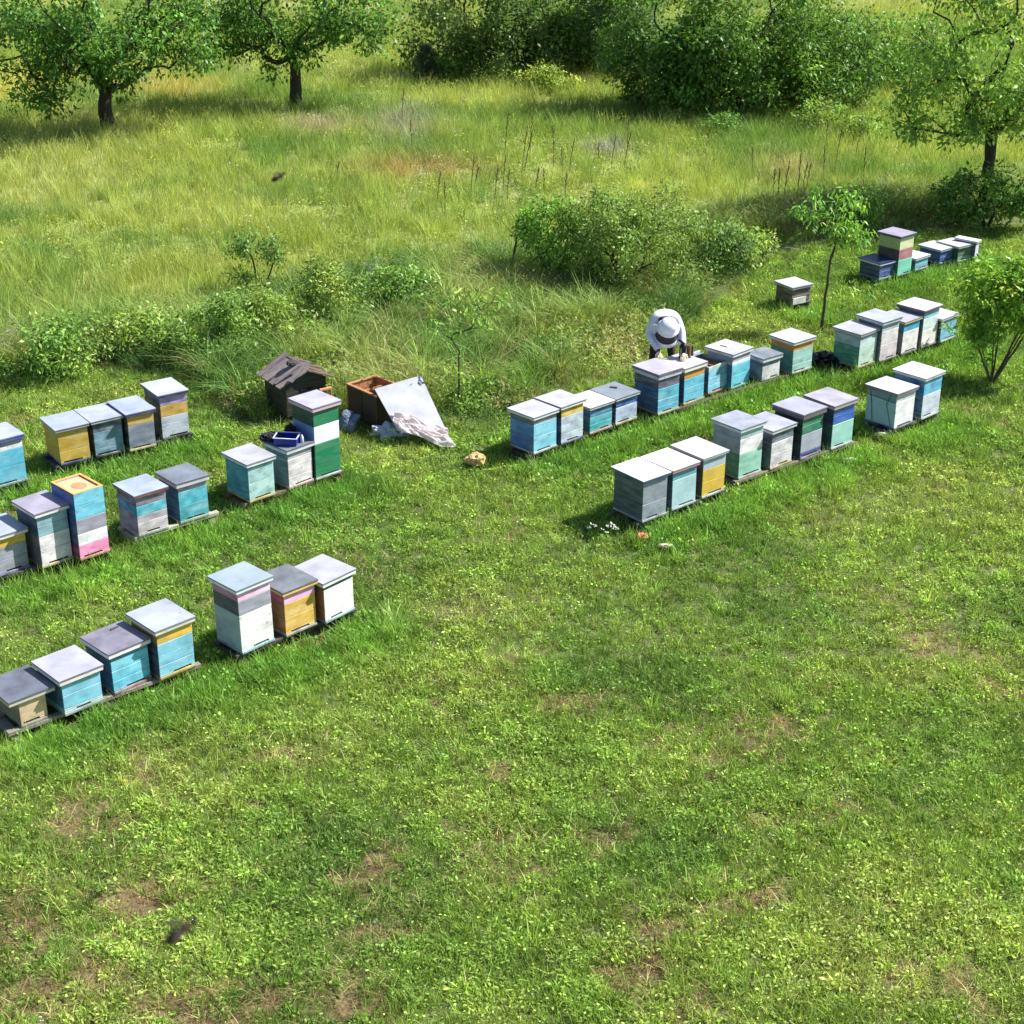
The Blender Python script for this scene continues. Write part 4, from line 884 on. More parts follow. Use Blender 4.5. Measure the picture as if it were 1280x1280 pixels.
shrubtree('broadleaf_tree', 'large dark leafy tree with low hanging crown at the upper left corner', 'tree', p, [(-.3, 0, 3.5, 3.2, 2.2, 2.2, 1), (-1.9, -.4, 2.1, 1.6, 1.2, 1.0, .4), (1.6, .2, 2.5, 1.5, 1.1, 1.1, .35), (-.2, -1.2, 2.3, 1.6, .8, 1.0, .3), (.4, -.5, 1.5, .6, .5, .45, .07), (-1.7, -.8, 1.2, .9, .6, .5, .12)], 310, 54, .135, GL, 21, .17, 1.2, (.0, 0), .44, 'scattered meadow trees', bark=BARK_DK, exp=1.8)
p = at(371, 136)
shrubtree('broadleaf_tree', 'round open crowned tree with spreading low branches, second from the upper left', 'tree', p, [(.1, 0, 3.2, 2.7, 2.0, 1.7, 1), (1.8, -.2, 2.2, 1.5, .9, .6, .32), (-1.6, -.2, 2.1, 1.2, .9, .7, .28), (.0, -.5, 1.55, .6, .5, .35, .06), (-.6, -.3, 1.1, .35, .3, .4, .04)], 240, 52, .13, GL, 35, .15, 1.15, (.0, 0), .44, 'scattered meadow trees', bark=BARK_DK, exp=1.8)
p = at(1232, 268)
shrubtree('broadleaf_tree', 'bright green airy tree with forked trunk at the upper right', 'tree', p, [(.1, 0, 3.6, 2.3, 2.2, 1.9, 1), (-1.3, -.2, 2.4, 1.1, 1.1, .85, .32), (1.1, 0, 2.5, 1.3, 1.1, .9, .25), (0, 0, 5.2, 1.7, 1.5, 1.2, .35), (.1, -.4, 3.2, 1.9, 1.0, 1.4, .5), (-1.1, -.2, 1.95, .9, .7, .4, .16)], 320, 44, .115, (.130, .245, .036), 52, .13, 1.25, (-.05, 0), .36, 'scattered meadow trees', bark=BARK_DK, exp=1.8, shell=.45)
p = at(1232, 285)
shrubtree('sucker_shrub', 'dark leafy suckers crowding the foot of the upper right tree', 'shrub', p, [(0, .2, .58, 1.05, .8, .60, 1), (.4, -.2, .75, .6, .5, .6, .5)], 90, 60, .09, (.07, .15, .024), 61, .03, .5, (0, 0), .26, nstems=5, bark=BARK_DK)
# backdrop thicket, each bush by itself
BK = [
 (600, 98, 2.3, 1.7, 3.3, 95, 74, .10, (.068, .125, .026), 'dark rounded bush at the left end of the backdrop thicket'),
 (668, 88, 2.0, 1.6, 3.7, 85, 70, .10, (.062, .13, .028), 'tall green bush second in the backdrop thicket'),
 (728, 92, 1.5, 1.3, 3.2, 60, 70, .10, (.07, .14, .022), 'green bush beside the dark pine in the backdrop thicket'),
 (845, 140, 2.1, 1.8, 3.9, 120, 78, .10, (.062, .135, .022), 'dense dark green bush right of the pine'),
 (930, 146, 2.1, 1.7, 4.1, 120, 78, .10, (.068, .145, .022), 'tallest dense bush in the middle of the backdrop thicket'),
 (1010, 138, 1.7, 1.5, 2.9, 80, 78, .095, (.062, .135, .02), 'dark bush right of the tallest backdrop bush'),
 (1072, 112, 1.5, 1.3, 2.1, 65, 74, .09, (.07, .16, .022), 'lower green bush at the right end of the backdrop thicket'),
 (1130, 100, 1.3, 1.1, 1.8, 50, 70, .09, (.08, .17, .024), 'light bush partly behind the upper right tree')]
for i, (px, py, rx, ry, hh, nc, pe, ls, col, lab) in enumerate(BK):
    p = at(px, py)
    shrubtree('dense_bush', lab, 'bush', p, [(0, .3, hh*.55, rx, ry, hh*.48, 1), (rx*.3, -.2, hh*.3, rx*.8, ry*.8, hh*.3, .5), (-rx*.4, 0, hh*.32, rx*.6, ry*.7, hh*.3, .35)], int(nc*1.7), pe, ls*1.3, col, 100+i*7, .05, hh*.3, (0, 0), .46, 'bushes of the backdrop thicket', nstems=5, bark=BARK_DK, shell=.45, spread=.25)
SM = [(580, 104, .75, .9, 34, (.10, .20, .03), 'small bright green bush in front of the backdrop thicket'),
      (628, 108, .8, .6, 26, (.15, .23, .04), 'low yellow-green bush left of centre before the thicket'),
      (700, 112, 1.1, .65, 34, (.17, .25, .035), 'low yellowish bush just left of the big dark thicket'),
      (1030, 165, .8, .7, 26, (.12, .21, .035), 'low light bush before the right part of the thicket'),
      (1078, 172, .6, .5, 16, (.14, .24, .04), 'tiny light bush between the thicket and the upper right tree'),
      (905, 170, .5, .5, 14, (.07, .15, .025), 'small dark green bush in the shade before the tallest backdrop bush')]
for i, (px, py, rx, hh, nc, col, lab) in enumerate(SM):
    shrubtree('low_bush', lab, 'bush', at(px, py), [(0, 0, hh*.55, rx, .6, hh*.5, 1)], nc, 70, .085, col, 300+i, .02, hh*.4, (0, 0), .26, 'low bushes before the thicket', nstems=4, bark=BARK_DK)
# pine and small juniper
def conifer(label, base, h, r0, col, seed, nb=14, kind='pine_tree'):
    r = np.random.default_rng(seed); root = empty(kind, (base[0], base[1], 0)); tag(root, label, 'pine' if kind == 'pine_tree' else 'juniper')
    m = MB(); m.tube([(0, 0, -.05), (0, 0, h*.5), (0, 0, h*.98)], [.025*h, .014*h, .004], BARK_DK, 7); 
    cl = []
    for k in range(nb):
        z = h*(.08+.9*k/nb); R = r0*(1-(z/h)**1.3)+.08
        for q in range(7):
            a = 2*pi*q/7+r.random(); L = R*(.75+.4*r.random())
            e = np.array([cos(a)*L, sin(a)*L, z-.05*L+.12*L]); m.tube([(0, 0, z), tuple(e*.5+np.array([0, 0, z*.5-.02])), tuple(e)], [.012, .008, .004], BARK_DK, 4, cap=False)
            for t in (.35, .6, .8, 1.0): cl.append(np.array([0, 0, z])*(1-t)+e*t+r.normal(size=3)*.03)
    m.build('trunk', root); cl = np.array(cl)
    V, Fq, C = leaves_from_clusters(cl, np.full(len(cl), .17*(h/3)**.5), 46, .13*(h/3)**.4, col, seed, -.2, .10, .2, .8)
    leafmesh('crown', V, Fq, C, LEAF_T, root)
conifer('dark bluish pine rising in the middle of the backdrop thicket', at(785, 98), 4.6, 1.5, (.05, .105, .045), 5)
conifer('small dark juniper left of the backdrop thicket', at(533, 104), 1.15, .5, (.035, .07, .03), 6, 8, 'juniper_bush')
# centre shrubs
p = at(785, 366)
shrubtree('leafy_shrub', 'wide speckled green shrub in the centre of the wild strip', 'shrub', p, [(.1, 0, .95, 1.45, 1.1, .95, 1), (-.5, .3, 1.2, .8, .7, .7, .3), (.5, .2, 1.35, .7, .7, .65, .3)], 210, 70, .07, (.115, .195, .036), 71, .03, .7, (0, 0), .24, nstems=7, bark=BARK_DK, spread=.3, aspect=.42)
p = at(690, 352)
shrubtree('leafy_shrub', 'bright green smaller shrub joined to the left of the wide speckled shrub', 'shrub', p, [(0, 0, .95, .75, .65, .65, 1)], 60, 72, .07, (.085, .20, .022), 72, .025, .5, (0, 0), .22, nstems=5, bark=BARK_DK)
p = at(885, 345)
shrubtree('leafy_shrub', 'low dull shrub joined to the right of the wide speckled shrub', 'shrub', p, [(0, 0, .55, .75, .6, .5, 1)], 50, 66, .065, (.06, .12, .024), 73, .02, .4, (0, 0), .22, nstems=5, bark=BARK_DK)
p = at(322, 375)
shrubtree('leafy_shrub', 'small green shrub poking out of the wild strip above the old hutch', 'shrub', p, [(0, 0, .7, .55, .45, .55, 1)], 34, 60, .06, (.085, .17, .03), 74, .018, .5, (0, 0), .20, nstems=5, bark=BARK_DK)
for i, (px, py, rx, hh, lab) in enumerate([(60, 470, .9, .65, 'weedy shrub behind the rear left hives near the left edge'), (170, 440, .8, .6, 'weedy shrub behind the lilac-banded tall hive'), (265, 450, .7, .7, 'dark weedy shrub left of the old hutch'), (430, 400, .8, .75, 'weedy shrub above the old hutch roof'), (505, 385, .7, .6, 'weedy shrub above the open crate'), (345, 430, .6, .6, 'weedy shrub just behind the hutch roof'), (1060, 290, .8, .6, 'dark weedy shrub behind the right sapling'), (930, 330, .6, .5, 'weedy shrub left of the lone brown hive')]):
    shrubtree('weedy_shrub', lab, 'shrub', at(px, py), [(0, 0, hh*.62, rx, .6, hh*.62, 1), (rx*.4*(-1)**i, 0, hh*1.15, rx*.3, .3, hh*.4, .25)], 54, 56, .07, (.14, .23, .04) if i % 2 else (.105, .20, .034), 400+i, .015, hh*.4, (0, 0), .24, 'weedy shrubs of the wild strip', nstems=4, bark=BARK_DK, spread=.3)
# saplings
p = at(573, 512)
shrubtree('sapling', 'thin sapling with sparse leaves standing right of the leaning board', 'sapling', p, [(.10, .2, 1.40, .52, .4, .40, 1), (.40, .3, 1.65, .35, .3, .15, .4), (.03, 0, .7, .2, .2, .25, .15)], 30, 13, .095, (.13, .25, .035), 81, .015, .95, (.02, 0), .13, bark=BARK, droop=.5, aspect=.35, twig=.004)
p = at(1027, 412)
shrubtree('sapling', 'slender young tree with drooping bright leaves left of the far row of hives', 'sapling', p, [(.15, 0, 2.15, .62, .5, .50, 1), (-.3, 0, 2.0, .35, .3, .25, .3), (.3, 0, 1.65, .35, .3, .2, .2), (.55, 0, .75, .35, .2, .12, .12)], 44, 21, .11, (.11, .25, .034), 82, .024, 1.25, (.05, 0), .15, bark=BARK, droop=.8, aspect=.32, twig=.005)
# right edge bush
p = at(1240, 476)
shrubtree('vase_shrub', 'bright green many-stemmed shrub at the right edge beside the hives', 'shrub', p, [(-.27, 0, 1.42, .42, .40, .44, 1), (.38, 0, 1.38, .45, .4, .46, 1), (-.40, 0, .95, .26, .3, .32, .4), (.55, 0, .95, .35, .4, .4, .4), (.05, .1, 1.05, .4, .4, .4, .35), (-.1, 0, .62, .45, .35, .25, .25), (-.38, 0, 1.82, .14, .12, .16, .08), (.08, 0, 1.88, .16, .14, .16, .09), (.5, 0, 1.85, .16, .14, .15, .08)], 200, 38, .095, (.145, .285, .032), 91, .018, .9, (0, 0), .15, nstems=9, bark=BARK, droop=.4, aspect=.42)
# bare branch by the centre shrub
p = at(638, 345); m = MB()
root = empty('bare_branch', p); tag(root, 'bare dark curved dead branch standing at the left of the centre shrub', 'branch')
m.tube([(0, 0, 0), (.05, 0, .35), (.12, .02, .75), (.14, .0, 1.05), (.30, 0, 1.3), (.45, 0, 1.42)], [.028, .025, .02, .015, .01, .004], BARK_DK, 6); m.build('stem', root, 0, True)
m = MB()
for a_, b_ in (((.12, .02, .75), (-.15, .1, 1.0)), ((.08, 0, .55), (.32, -.1, .8)), ((.14, 0, 1.0), (-.02, .05, 1.25))): m.tube([a_, tuple((Vector(a_)+Vector(b_))/2+Vector((0, 0, -.03))), b_], [.010, .006, .003], BARK_DK, 4)
m.build('twig', root)
# curved vine over E15
m = MB(); q, _ = onlid('E15', -.02, -.08); root = empty('leafy_twig', (q.x, q.y, 0)); tag(root, 'leafy green twig arching in front of the last hive of the middle row', 'twig')
tw = [(.30, -.15, 0), (.22, -.12, .25), (.05, -.10, .45), (-.02, -.08, .50)]; m.tube(tw, [.006, .005, .004, .003], BARK, 5); m.build('stem', root)
V, Fq, C = leaves_from_clusters(np.array([(-.02, -.09, .46), (.02, -.10, .44), (.12, -.1, .36)]), np.array([.07, .06, .04]), 16, .06, (.14, .30, .04), 9); leafmesh('leaf', V, Fq, C, LEAF_T, root)
for (px, py, hh, ln, lab) in ((222, 838, .34, .10, 'dark dry twig in front of the yellow-banded blue hive'), (178, 862, .26, .16, 'thin dark twig before the sky blue hive with maroon landing board')):
    b0 = at(px, py); m = MB(); m.tube([(0, 0, 0), (ln*.3, 0, hh*.5), (ln, .02, hh)], [.005, .004, .002], BARK_DK, 4)
    for t in (.35, .55, .75): m.tube([(ln*t*.7, 0, hh*t), (ln*t*.7+.05, .0, hh*t+.06)], [.003, .0015], BARK_DK, 4)
    o = m.build('dry_twig', None); o.location = b0; tag(o, lab, 'twig')
# dead stalks in the meadow
st_px = [(502, 155, 40), (515, 190, 36), (556, 270, 40), (546, 250, 34), (588, 250, 50), (592, 240, 30), (618, 250, 40), (631, 195, 46), (629, 235, 38), (634, 250, 36), (651, 225, 60), (655, 215, 48), (662, 190, 55), (668, 240, 30), (680, 240, 28), (692, 205, 44), (703, 220, 34), (712, 210, 34), (748, 205, 26), (764, 205, 34), (780, 210, 42), (784, 195, 44), (706, 248, 30), (420, 225, 22), (971, 265, 50), (977, 262, 56), (996, 255, 58), (1000, 245, 40), (1007, 240, 34), (1029, 225, 40), (1043, 210, 46), (1079, 232, 44), (1068, 200, 40), (1032, 190, 36), (940, 215, 30), (965, 250, 36)]
stalk_m = wood((70, 52, 42), (112, 88, 66), (3, 3, 8), 'dead_stalk')
for i, (px, py, hp) in enumerate(st_px):
    b0 = at(px, py+4); h_ = hp*(b0.y)/FPX*1.12*1.05; ln = random.uniform(-.05, .2)
    m = MB(); pts = [(0, 0, 0), (ln*h_*.4, .02, h_*.5), (ln*h_, .0, h_)]; m.tube(pts, [.010, .008, .005], stalk_m, 4)
    for k in range(3):
        t = .55+.13*k; sx = (-1)**k; q = Vector(pts[1]).lerp(Vector(pts[2]), (t-.5)*2); m.tube([q, q+Vector((sx*.04, .01, .10))], [.009, .004], stalk_m, 4)
    for k in range(6):
        q = Vector(pts[1]).lerp(Vector(pts[2]), .5+k*.09); m.tube([q, q+Vector((0, 0, .045))], [.014, .006], stalk_m, 4)
    o = m.build('dead_stalk', None); o.location = b0; o.rotation_euler.z = random.uniform(-.4, .4)
    tag(o, 'thin dark dead weed stalk standing upright in the upper meadow', 'stalk', 'dead weed stalks in the meadow')

# ------------------------------------------------------------------ grass and herbs (stuff)
def blades(n, h0, h1, spread, width, seed, bend=.5, arch=0, rndc=.28, segs=3):
    r = np.random.default_rng(seed); V = []; Fq = []; C = []
    for i in range(n):
        a = r.random()*2*pi; rad = spread*r.random()**.7; bx, by = cos(a)*rad, sin(a)*rad
        h = h0+(h1-h0)*r.random(); da = a+r.normal()*.9; dx, dy = cos(da), sin(da); bd = bend*h*(.3+r.random())
        fa = r.random()*2*pi; wx, wy = cos(fa)*width*.5, sin(fa)*width*.5; c = np.exp(r.normal()*rndc)
        col = np.array([1+(r.random()-.5)*.25, 1, 1+(r.random()-.5)*.2])*c
        k0 = len(V)
        for s_ in range(segs+1):
            t = s_/segs; x_ = bx+dx*bd*t**2; y_ = by+dy*bd*t**2; z_ = h*(t-arch*t**3) ; ww = (1-.85*t**1.5)
            V += [(x_-wx*ww, y_-wy*ww, z_), (x_+wx*ww, y_+wy*ww, z_)]; C += [col, col]
            if s_: Fq.append((k0+2*s_-2, k0+2*s_-1, k0+2*s_+1, k0+2*s_))
    return V, Fq, C
def leaflets(n, z0, z1, spread, size, seed, aspect=.7, tilt=.5, rndc=.2):
    r = np.random.default_rng(seed); V = []; Fq = []; C = []
    for i in range(n):
        a = r.random()*2*pi; rad = spread*r.random()**.5; z = z0+(z1-z0)*(r.random())*(1-.5*rad/spread); p = np.array([cos(a)*rad, sin(a)*rad, z])
        d = np.array([cos(a+r.normal()*.8), sin(a+r.normal()*.8), r.normal()*tilt]); d /= np.linalg.norm(d); up = np.array([r.normal()*tilt, r.normal()*tilt, 1.]); s_ = np.cross(d, up); s_ /= np.linalg.norm(s_)
        L = size*(.6+.8*r.random()); W = L*aspect*.5; c = np.exp(r.normal()*rndc); col = np.array([1+(r.random()-.5)*.2, 1, 1])*c; k0 = len(V)
        V += [tuple(p), tuple(p+d*L*.5+s_*W), tuple(p+d*L), tuple(p+d*L*.5-s_*W)]; C += [col]*4; Fq.append((k0, k0+1, k0+2, k0+3))
    return V, Fq, C
def merge(*parts):
    V = []; Fq = []; C = []
    for v, f, c in parts:
        k = len(V); V += v; Fq += [tuple(a+k for a in q) for q in f]; C += c
    return V, Fq, C
def recol(part, mul): v, f, c = part; return v, f, [np.array(x)*np.array(mul) for x in c]
def proto(coll, i, part):
    o = leafmesh('p%02d_%s' % (i, coll.name), np.array(part[0]), np.array(part[1]), np.array(part[2]), LEAF_I, False); coll.objects.link(o)
def stuff(name, label, cat, protos, P, yaw, tilt, scl, kid, tint, gain=(2.6, 2.1, 3.4)):
    col = bpy.data.collections.new('protos_'+name)
    for i, pt in enumerate(protos): proto(col, i, pt)
    n = len(P); me = bpy.data.meshes.new(name); me.vertices.add(n); me.vertices.foreach_set('co', P.astype(np.float32).ravel())
    a = me.attributes.new('rot', 'FLOAT_VECTOR', 'POINT'); a.data.foreach_set('vector', np.stack([tilt[:, 0], tilt[:, 1], yaw], 1).astype(np.float32).ravel())
    a = me.attributes.new('scl', 'FLOAT', 'POINT'); a.data.foreach_set('value', scl.astype(np.float32))
    a = me.attributes.new('kid', 'INT', 'POINT'); a.data.foreach_set('value', kid.astype(np.int32))
    a = me.attributes.new('tint', 'FLOAT_COLOR', 'POINT'); a.data.foreach_set('color', np.hstack([np.clip(tint*np.array(gain), 0, .8), np.ones((n, 1))]).astype(np.float32).ravel())
    o = bpy.data.objects.new(name, me); ROOT.objects.link(o); tag(o, label, cat, None, 'stuff')
    gt = bpy.data.node_groups.new('scatter_'+name, 'GeometryNodeTree')
    gt.interface.new_socket('Geometry', in_out='INPUT', socket_type='NodeSocketGeometry'); gt.interface.new_socket('Geometry', in_out='OUTPUT', socket_type='NodeSocketGeometry')
    gi = gt.nodes.new('NodeGroupInput'); go = gt.nodes.new('NodeGroupOutput'); iop = gt.nodes.new('GeometryNodeInstanceOnPoints'); ci = gt.nodes.new('GeometryNodeCollectionInfo')
    ci.inputs['Collection'].default_value = col; ci.inputs['Separate Children'].default_value = True; ci.inputs['Reset Children'].default_value = True
    def na(nm, ty):
        q = gt.nodes.new('GeometryNodeInputNamedAttribute'); q.data_type = ty; q.inputs['Name'].default_value = nm; return q.outputs['Attribute']
    gt.links.new(gi.outputs[0], iop.inputs['Points']); gt.links.new(ci.outputs[0], iop.inputs['Instance']); iop.inputs['Pick Instance'].default_value = True
    gt.links.new(na('kid', 'INT'), iop.inputs['Instance Index'])
    e2r = gt.nodes.new('FunctionNodeEulerToRotation'); gt.links.new(na('rot', 'FLOAT_VECTOR'), e2r.inputs[0]); gt.links.new(e2r.outputs[0], iop.inputs['Rotation'])
    gt.links.new(na('scl', 'FLOAT'), iop.inputs['Scale']); gt.links.new(iop.outputs[0], go.inputs[0])
    md = o.modifiers.new('scatter', 'NODES'); md.node_group = gt
    return o
def footmask(x, y, mrg):
    ok = np.ones(len(x), bool)
    for X, Y, yw, W, D in FOOT:
        dx, dy = x-X, y-Y; u = dx*cos(yw)+dy*sin(yw); v = -dx*sin(yw)+dy*cos(yw)
        ok &= ~((u > -mrg) & (u < W+mrg) & (v > -mrg) & (v < D+mrg))
    for (X, Y, yw, x0, x1, y0, y1) in ((hx.x, hx.y, hyaw, -HW, HW, .04, HD), (c0.x, c0.y, cyaw, 0, cw, 0, cd)):
        dx, dy = x-X, y-Y; u = dx*cos(yw)+dy*sin(yw); v = -dx*sin(yw)+dy*cos(yw); ok &= ~((u > x0-mrg) & (u < x1+mrg) & (v > y0-mrg) & (v < y1+mrg))
    return ok
def lush(x, y):
    l = np.zeros(len(x))
    for X, Y, yw, W, D in FOOT:
        cx = X+cos(yw)*W*.5+sin(yw)*.28; cy_ = Y+sin(yw)*W*.5-cos(yw)*.28
        l = np.maximum(l, np.exp(-(((x-cx)**2+(y-cy_)**2)/.30)))
        cx = X+cos(yw)*W*.5-sin(yw)*D*.6; cy_ = Y+sin(yw)*W*.5+cos(yw)*D*.6
        l = np.maximum(l, .8*np.exp(-(((x-cx)**2+(y-cy_)**2)/.28)))
    return l
def halfw(y): return .33*y+1.0
def field(n, ya, yb, margin=.8):
    y = ya+(yb-ya)*rng.random(int(n*1.6)); hw = halfw(y)+margin; x = (rng.random(len(y))*2-1)*(halfw(yb)+margin); k = np.abs(x) < hw
    return x[k], y[k]
def dens(n_per_m2, ya, yb, margin=.8):
    A = 2*(halfw(yb)+margin)*(yb-ya); n = int(A*n_per_m2); y = ya+(yb-ya)*rng.random(n); x = (rng.random(n)*2-1)*(halfw(yb)+margin)
    k = np.abs(x) < halfw(y)+margin; return x[k], y[k]
def pal(x, y, cols, s, o):
    """blend between colours with smooth noise and per-plant jitter"""
    t = fbm(x, y, s, o)+rng.normal(size=len(x))*.07; t = np.clip((t-.25)/.5, 0, .999)*(len(cols)-1); i = t.astype(int); f = (t-i)[:, None]; cols = np.array(cols)
    return cols[i]*(1-f)+cols[np.minimum(i+1, len(cols)-1)]*f
def rt(n, t=.12): return rng.random(n)*2*pi, rng.normal(size=(n, 2))*t

# -- lawn
LG = (2.72, 2.08, 3.5); LGA = np.array(LG); WG = np.array((2.6, 2.1, 3.4))
lawnP = [blades(18, .03, .075, .045, .006, 1), blades(16, .025, .065, .05, .007, 2, .9), merge(leaflets(22, .008, .055, .06, .019, 3, .55, .7, .3), blades(8, .03, .07, .05, .005, 63, .8)), merge(leaflets(16, .008, .06, .055, .025, 4, .5, .8, .3), blades(8, .03, .08, .05, .006, 64, .8)),
         leaflets(10, .006, .035, .05, .042, 5, .32, .5), recol(blades(9, .02, .05, .06, .005, 6, 1.8), (1, 1, 1)), blades(20, .06, .14, .05, .007, 7, .5), merge(blades(14, .05, .11, .05, .008, 8, .8), leaflets(12, .02, .08, .05, .025, 9)), blades(12, .03, .10, .07, .005, 10, 1.2)]
x, y = dens(300, 8.2, 36); x2, y2 = dens(280, 8.2, 15.5); x = np.concatenate([x, x2]); y = np.concatenate([y, y2])
k = (y < ylow(x)+.3) & footmask(x, y, .02)
x, y = x[k], y[k]; n = len(x); dr = dryness(x, y); lu = np.clip(lush(x, y)+(rng.random(n)-.5)*.2, 0, 1); u = rng.random(n); clov = fbm(x, y, 1.0, 21)
thin = (dr > .45) & (rng.random(n) < (dr-.45)*.45)
kid = np.where(u < .30, 0, np.where(u < .52, 1, np.where(u < .68, 2, np.where(u < .78, 3, np.where(u < .83, 4, 8)))))
kid = np.where((clov > .55) & (rng.random(n) < .5), 3, kid)
kid = np.where(rng.random(n) < lu*.95, np.where(rng.random(n) < .45, 6, 7), kid)
tint = pal(x, y, [(.066, .145, .020), (.088, .180, .022), (.112, .208, .027), (.135, .218, .036)], 1.5, 33)
fg = pal(x, y, [(.055, .16, .018), (.095, .235, .022)], 1.0, 60); tint = tint*(1-lu[:, None])+fg*lu[:, None]
dd = (rng.random(n) < dr*.75)
strawc = pal(x, y, [(.15, .095, .05), (.34, .26, .13), (.50, .42, .22)], .6, 71)/LGA; tint = np.where(dd[:, None], strawc, tint); kid = np.where(dd, 5, kid)
stray = rng.random(n) < .06+.05*(fbm(x, y, 1.0, 88) > .55); tint = np.where(stray[:, None], np.array([.55, .56, .25])/LGA, tint); kid = np.where(stray, 5, kid)
tint *= np.exp(rng.normal(size=n)*.26)[:, None]*(.82+.40*fbm(x, y, .45, 90))[:, None]
scl = (.6+.95*rng.random(n)**1.5)*(1+.35*np.clip((y-14)/12, 0, 1))*(.8+.5*fbm(x, y, .35, 95)); scl = np.where(lu > .4, scl*1.1, scl)
keep = ~thin; yw, tl = rt(n)
P = np.stack([x, y, gz(x, y)-.004], 1)
stuff('lawn_grass', 'short mixed green lawn grass and clover between the hives', 'grass', lawnP, P[keep], yw[keep], tl[keep], scl[keep], kid[keep], tint[keep], LG)
# white and yellow specks
x, y = dens(5.0, 8.5, 31); k = (y < ylow(x)) & footmask(x, y, .02) & (fbm(x, y, 1.4, 15) > .46); x, y = x[k], y[k]; n = len(x)
fl = [merge(recol(leaflets(4, .075, .085, .012, .013, 11), (1, 1, 1)), recol(blades(2, .06, .08, .01, .004, 12), (.15, .35, .1))), recol(leaflets(6, .06, .10, .05, .010, 13), (1, 1, 1))]
tint = np.where((rng.random(n) < .8)[:, None], np.array([.75, .75, .70]), np.array([.75, .60, .05])); yw, tl = rt(n)
P = np.stack([x, y, gz(x, y)], 1); stuff('lawn_flowers', 'tiny white and yellow flowers dotted through the lawn', 'flowers', fl, P, yw, tl, .8+.5*rng.random(n), rng.integers(0, 2, n), tint, 1.0)
# long grass tufts by the hive feet
tuP = [blades(26, .12, .26, .06, .008, 20, .7), blades(20, .10, .22, .08, .010, 21, 1.0, .25), merge(blades(12, .1, .2, .06, .008, 22), leaflets(18, .03, .16, .07, .035, 23))]
x, y = dens(55, 12, 31); k = (y < ylow(x)+.1) & footmask(x, y, .11); x, y = x[k], y[k]; k = rng.random(len(x)) < np.clip(lush(x, y)-.30, 0, 1)*.75; x, y = x[k], y[k]; n = len(x)
tint = pal(x, y, [(.045, .13, .020), (.085, .20, .024), (.15, .26, .05)], .8, 44)*np.exp(rng.normal(size=n)*.32)[:, None]; yw, tl = rt(n)
stuff('tall_lush_grass', 'lush longer grass growing round the hive stands', 'grass', tuP, np.stack([x, y, gz(x, y)], 1), yw, tl, .55+.6*rng.random(n), rng.integers(0, 3, n), tint)
# daisies by F1
q = at(762, 676); n = 14; x = q.x+rng.normal(size=n)*.12; y = q.y+rng.normal(size=n)*.10
dz = [merge(recol(blades(1, .20, .24, .004, .006, 30, .1), (.25, .5, .12)), recol(leaflets(6, .225, .240, .006, .024, 31, .8, .5), (1, 1, 1)))]
yw, tl = rt(n); stuff('white_wildflowers', 'clump of white long-stemmed wildflowers left of the slate grey hive', 'flowers', dz, np.stack([x, y, gz(x, y)], 1), yw, tl, .8+.5*rng.random(n), np.zeros(n, int), np.full((n, 3), .78), 1.0)

# -- wild strip
wildP = [blades(34, .35, .75, .12, .012, 40, .9, .30), blades(30, .30, .6, .14, .010, 41, .7, .15), merge(blades(10, .3, .55, .1, .008, 42, .4), leaflets(60, .05, .50, .16, .055, 43, .4, .7)), leaflets(90, .03, .42, .20, .060, 44, .45, .7), blades(30, .15, .40, .12, .010, 45, 1.0, .2), merge(leaflets(26, .36, .50, .05, .020, 46), recol(blades(12, .3, .48, .06, .006, 47, .3), (.5, .8, .4)))]
x, y = dens(42, 20, 40, 1.5); k = (y > ylow(x)-.05) & (y < yup(x)+.5) & footmask(x, y, .06); x, y = x[k], y[k]; n = len(x); u = rng.random(n); zn = fbm(x, y, 1.3, 12)
hf = np.clip((y-ylow(x))/.9, .35, 1)
kid = np.where(zn > .56, np.where(u < .6, 3, 2), np.where(u < .42, 0, np.where(u < .68, 1, np.where(u < .85, 4, 2))))
tint = pal(x, y, [(.040, .10, .018), (.070, .155, .022), (.115, .205, .032), (.155, .215, .050)], 1.2, 14)*np.exp(rng.normal(size=n)*.20)[:, None]
dry = rng.random(n) < .06+.10*(fbm(x, y, 1.2, 19) > .6); tint = np.where(dry[:, None], np.array([.42, .38, .18])/WG, tint)
yw, tl = rt(n); right = (x > 3.5)
scl = (.75+.65*rng.random(n))*hf*np.where(right & (y < yup(x)-1.5), .45, 1.0)
k = ~((np.abs(x-pr.x) < .45) & (np.abs(y-pr.y) < .5)); 
stuff('wild_weeds', 'tangle of tall arching grass and leafy weeds along the wild strip', 'weeds', wildP, np.stack([x, y, gz(x, y)-.01], 1)[k], yw[k], tl[k], scl[k], kid[k], tint[k])
# lavender patches at its upper edge
x, y = dens(16, 23, 40, 1.0); e = y-yup(x); k = (np.abs(e+.2) < .7) & (fbm(x, y, 1.5, 66) > .50); x, y = x[k], y[k]; n = len(x); yw, tl = rt(n)
stuff('lavender_wildflowers', 'hazy lavender wildflowers along the upper edge of the wild strip', 'flowers', [wildP[5]], np.stack([x, y, gz(x, y)], 1), yw, tl, .7+.5*rng.random(n), np.zeros(n, int), np.where((rng.random(n) < .7)[:, None], np.array([.42, .38, .48])/WG, np.array([.10, .17, .04])))

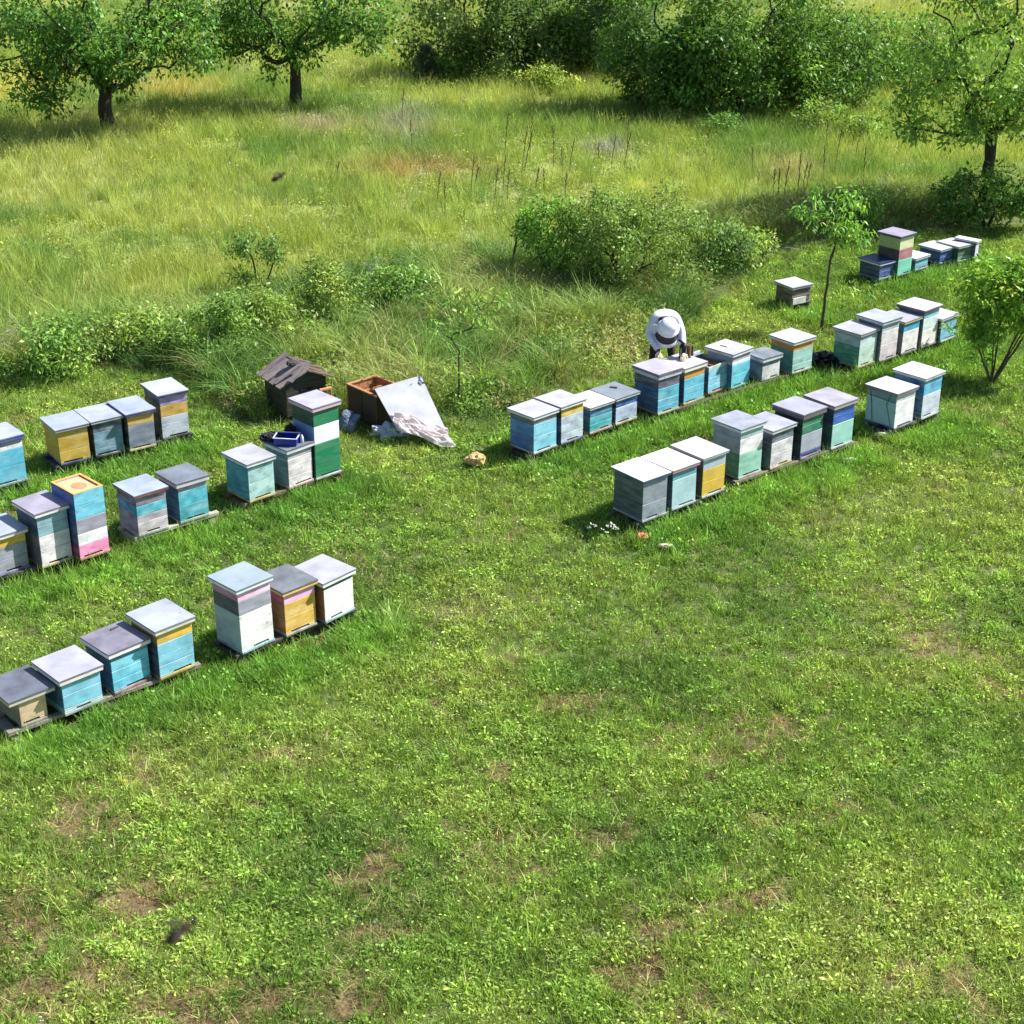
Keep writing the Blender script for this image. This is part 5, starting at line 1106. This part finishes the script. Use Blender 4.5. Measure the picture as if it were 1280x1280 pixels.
# -- meadow
meaP = [blades(44, .22, .48, .20, .009, 50, .45), blades(40, .18, .42, .22, .010, 51, .7), merge(blades(34, .2, .42, .2, .008, 52, .4), recol(leaflets(22, .34, .50, .20, .020, 53, .35), (1.5, 1.25, 1.2))), leaflets(60, .03, .30, .22, .055, 54, .4, .7), blades(30, .12, .30, .20, .010, 55, .9)]
xs = []; ys = []
for ya, yb, dn in ((24, 34, 20), (34, 46, 15), (46, 62, 10), (62, 95, 4)):
    x, y = dens(dn, ya, yb, 2.0); xs.append(x); ys.append(y)
x = np.concatenate(xs); y = np.concatenate(ys); k = y > yup(x)-.2; x, y = x[k], y[k]; n = len(x); u = rng.random(n)
kid = np.where(u < .34, 0, np.where(u < .58, 1, np.where(u < .82, 2, np.where(u < .86, 3, 4)))); zz = fbm(x, y, 4.0, 27); kid = np.where((zz > .60) & (rng.random(n) < .45), 3, kid)
tint = pal(x, y, [(.125, .205, .030), (.175, .245, .036), (.200, .262, .042), (.215, .265, .055)], 5.0, 23)
gr = np.clip((fbm(x, y*1.6, 3.5, 29)-.53)*7, 0, 1)[:, None]*.8; tint = tint*(1-gr)+np.array([.085, .175, .026])*gr
for px, py, rx, ry, c_ in ((530, 215, 70, 10, (.27, .17, .07)), (400, 163, 40, 9, (.27, .26, .13)), (20, 110, 50, 24, (.32, .32, .05)), (225, 115, 60, 10, (.33, .30, .06)), (760, 190, 30, 7, (.20, .19, .16)), (505, 160, 40, 20, (.19, .21, .11)), (985, 215, 40, 14, (.26, .24, .08)), (1040, 65, 70, 20, (.22, .26, .06))):
    q = at(px, py); q1 = at(px+rx, py); q2 = at(px, py-ry); g_ = np.exp(-(((x-q.x)/(q1.x-q.x))**2+((y-q.y)/(q2.y-q.y))**2))[:, None]*.8; tint = tint*(1-g_)+np.array(c_)*g_
tint *= np.exp(rng.normal(size=n)*.13)[:, None]; yw, tl = rt(n, .08)
stuff('meadow_grass', 'tall yellow-green meadow grass filling the upper field', 'grass', meaP, np.stack([x, y, np.full(n, -.06)], 1), yw, tl, (.8+.5*rng.random(n))*(1+.25*np.clip((y-34)/25, 0, 1)), kid, tint, (2.08, 1.84, 3.3))
x, y = dens(1.1, 30, 70, 1.0); k = (y > yup(x)) & (fbm(x, y, 3, 35) > .5); x, y = x[k], y[k]; n = len(x); yw, tl = rt(n)
stuff('meadow_flowers', 'scattered yellow meadow flowers in the upper field', 'flowers', [recol(leaflets(12, .35, .5, .12, .035, 56), (1, 1, 1))], np.stack([x, y, np.zeros(n)], 1), yw, tl, .7+.5*rng.random(n), np.zeros(n, int), np.where((rng.random(n) < .75)[:, None], np.array([.55, .52, .05]), np.array([.5, .5, .45])), 1.0)
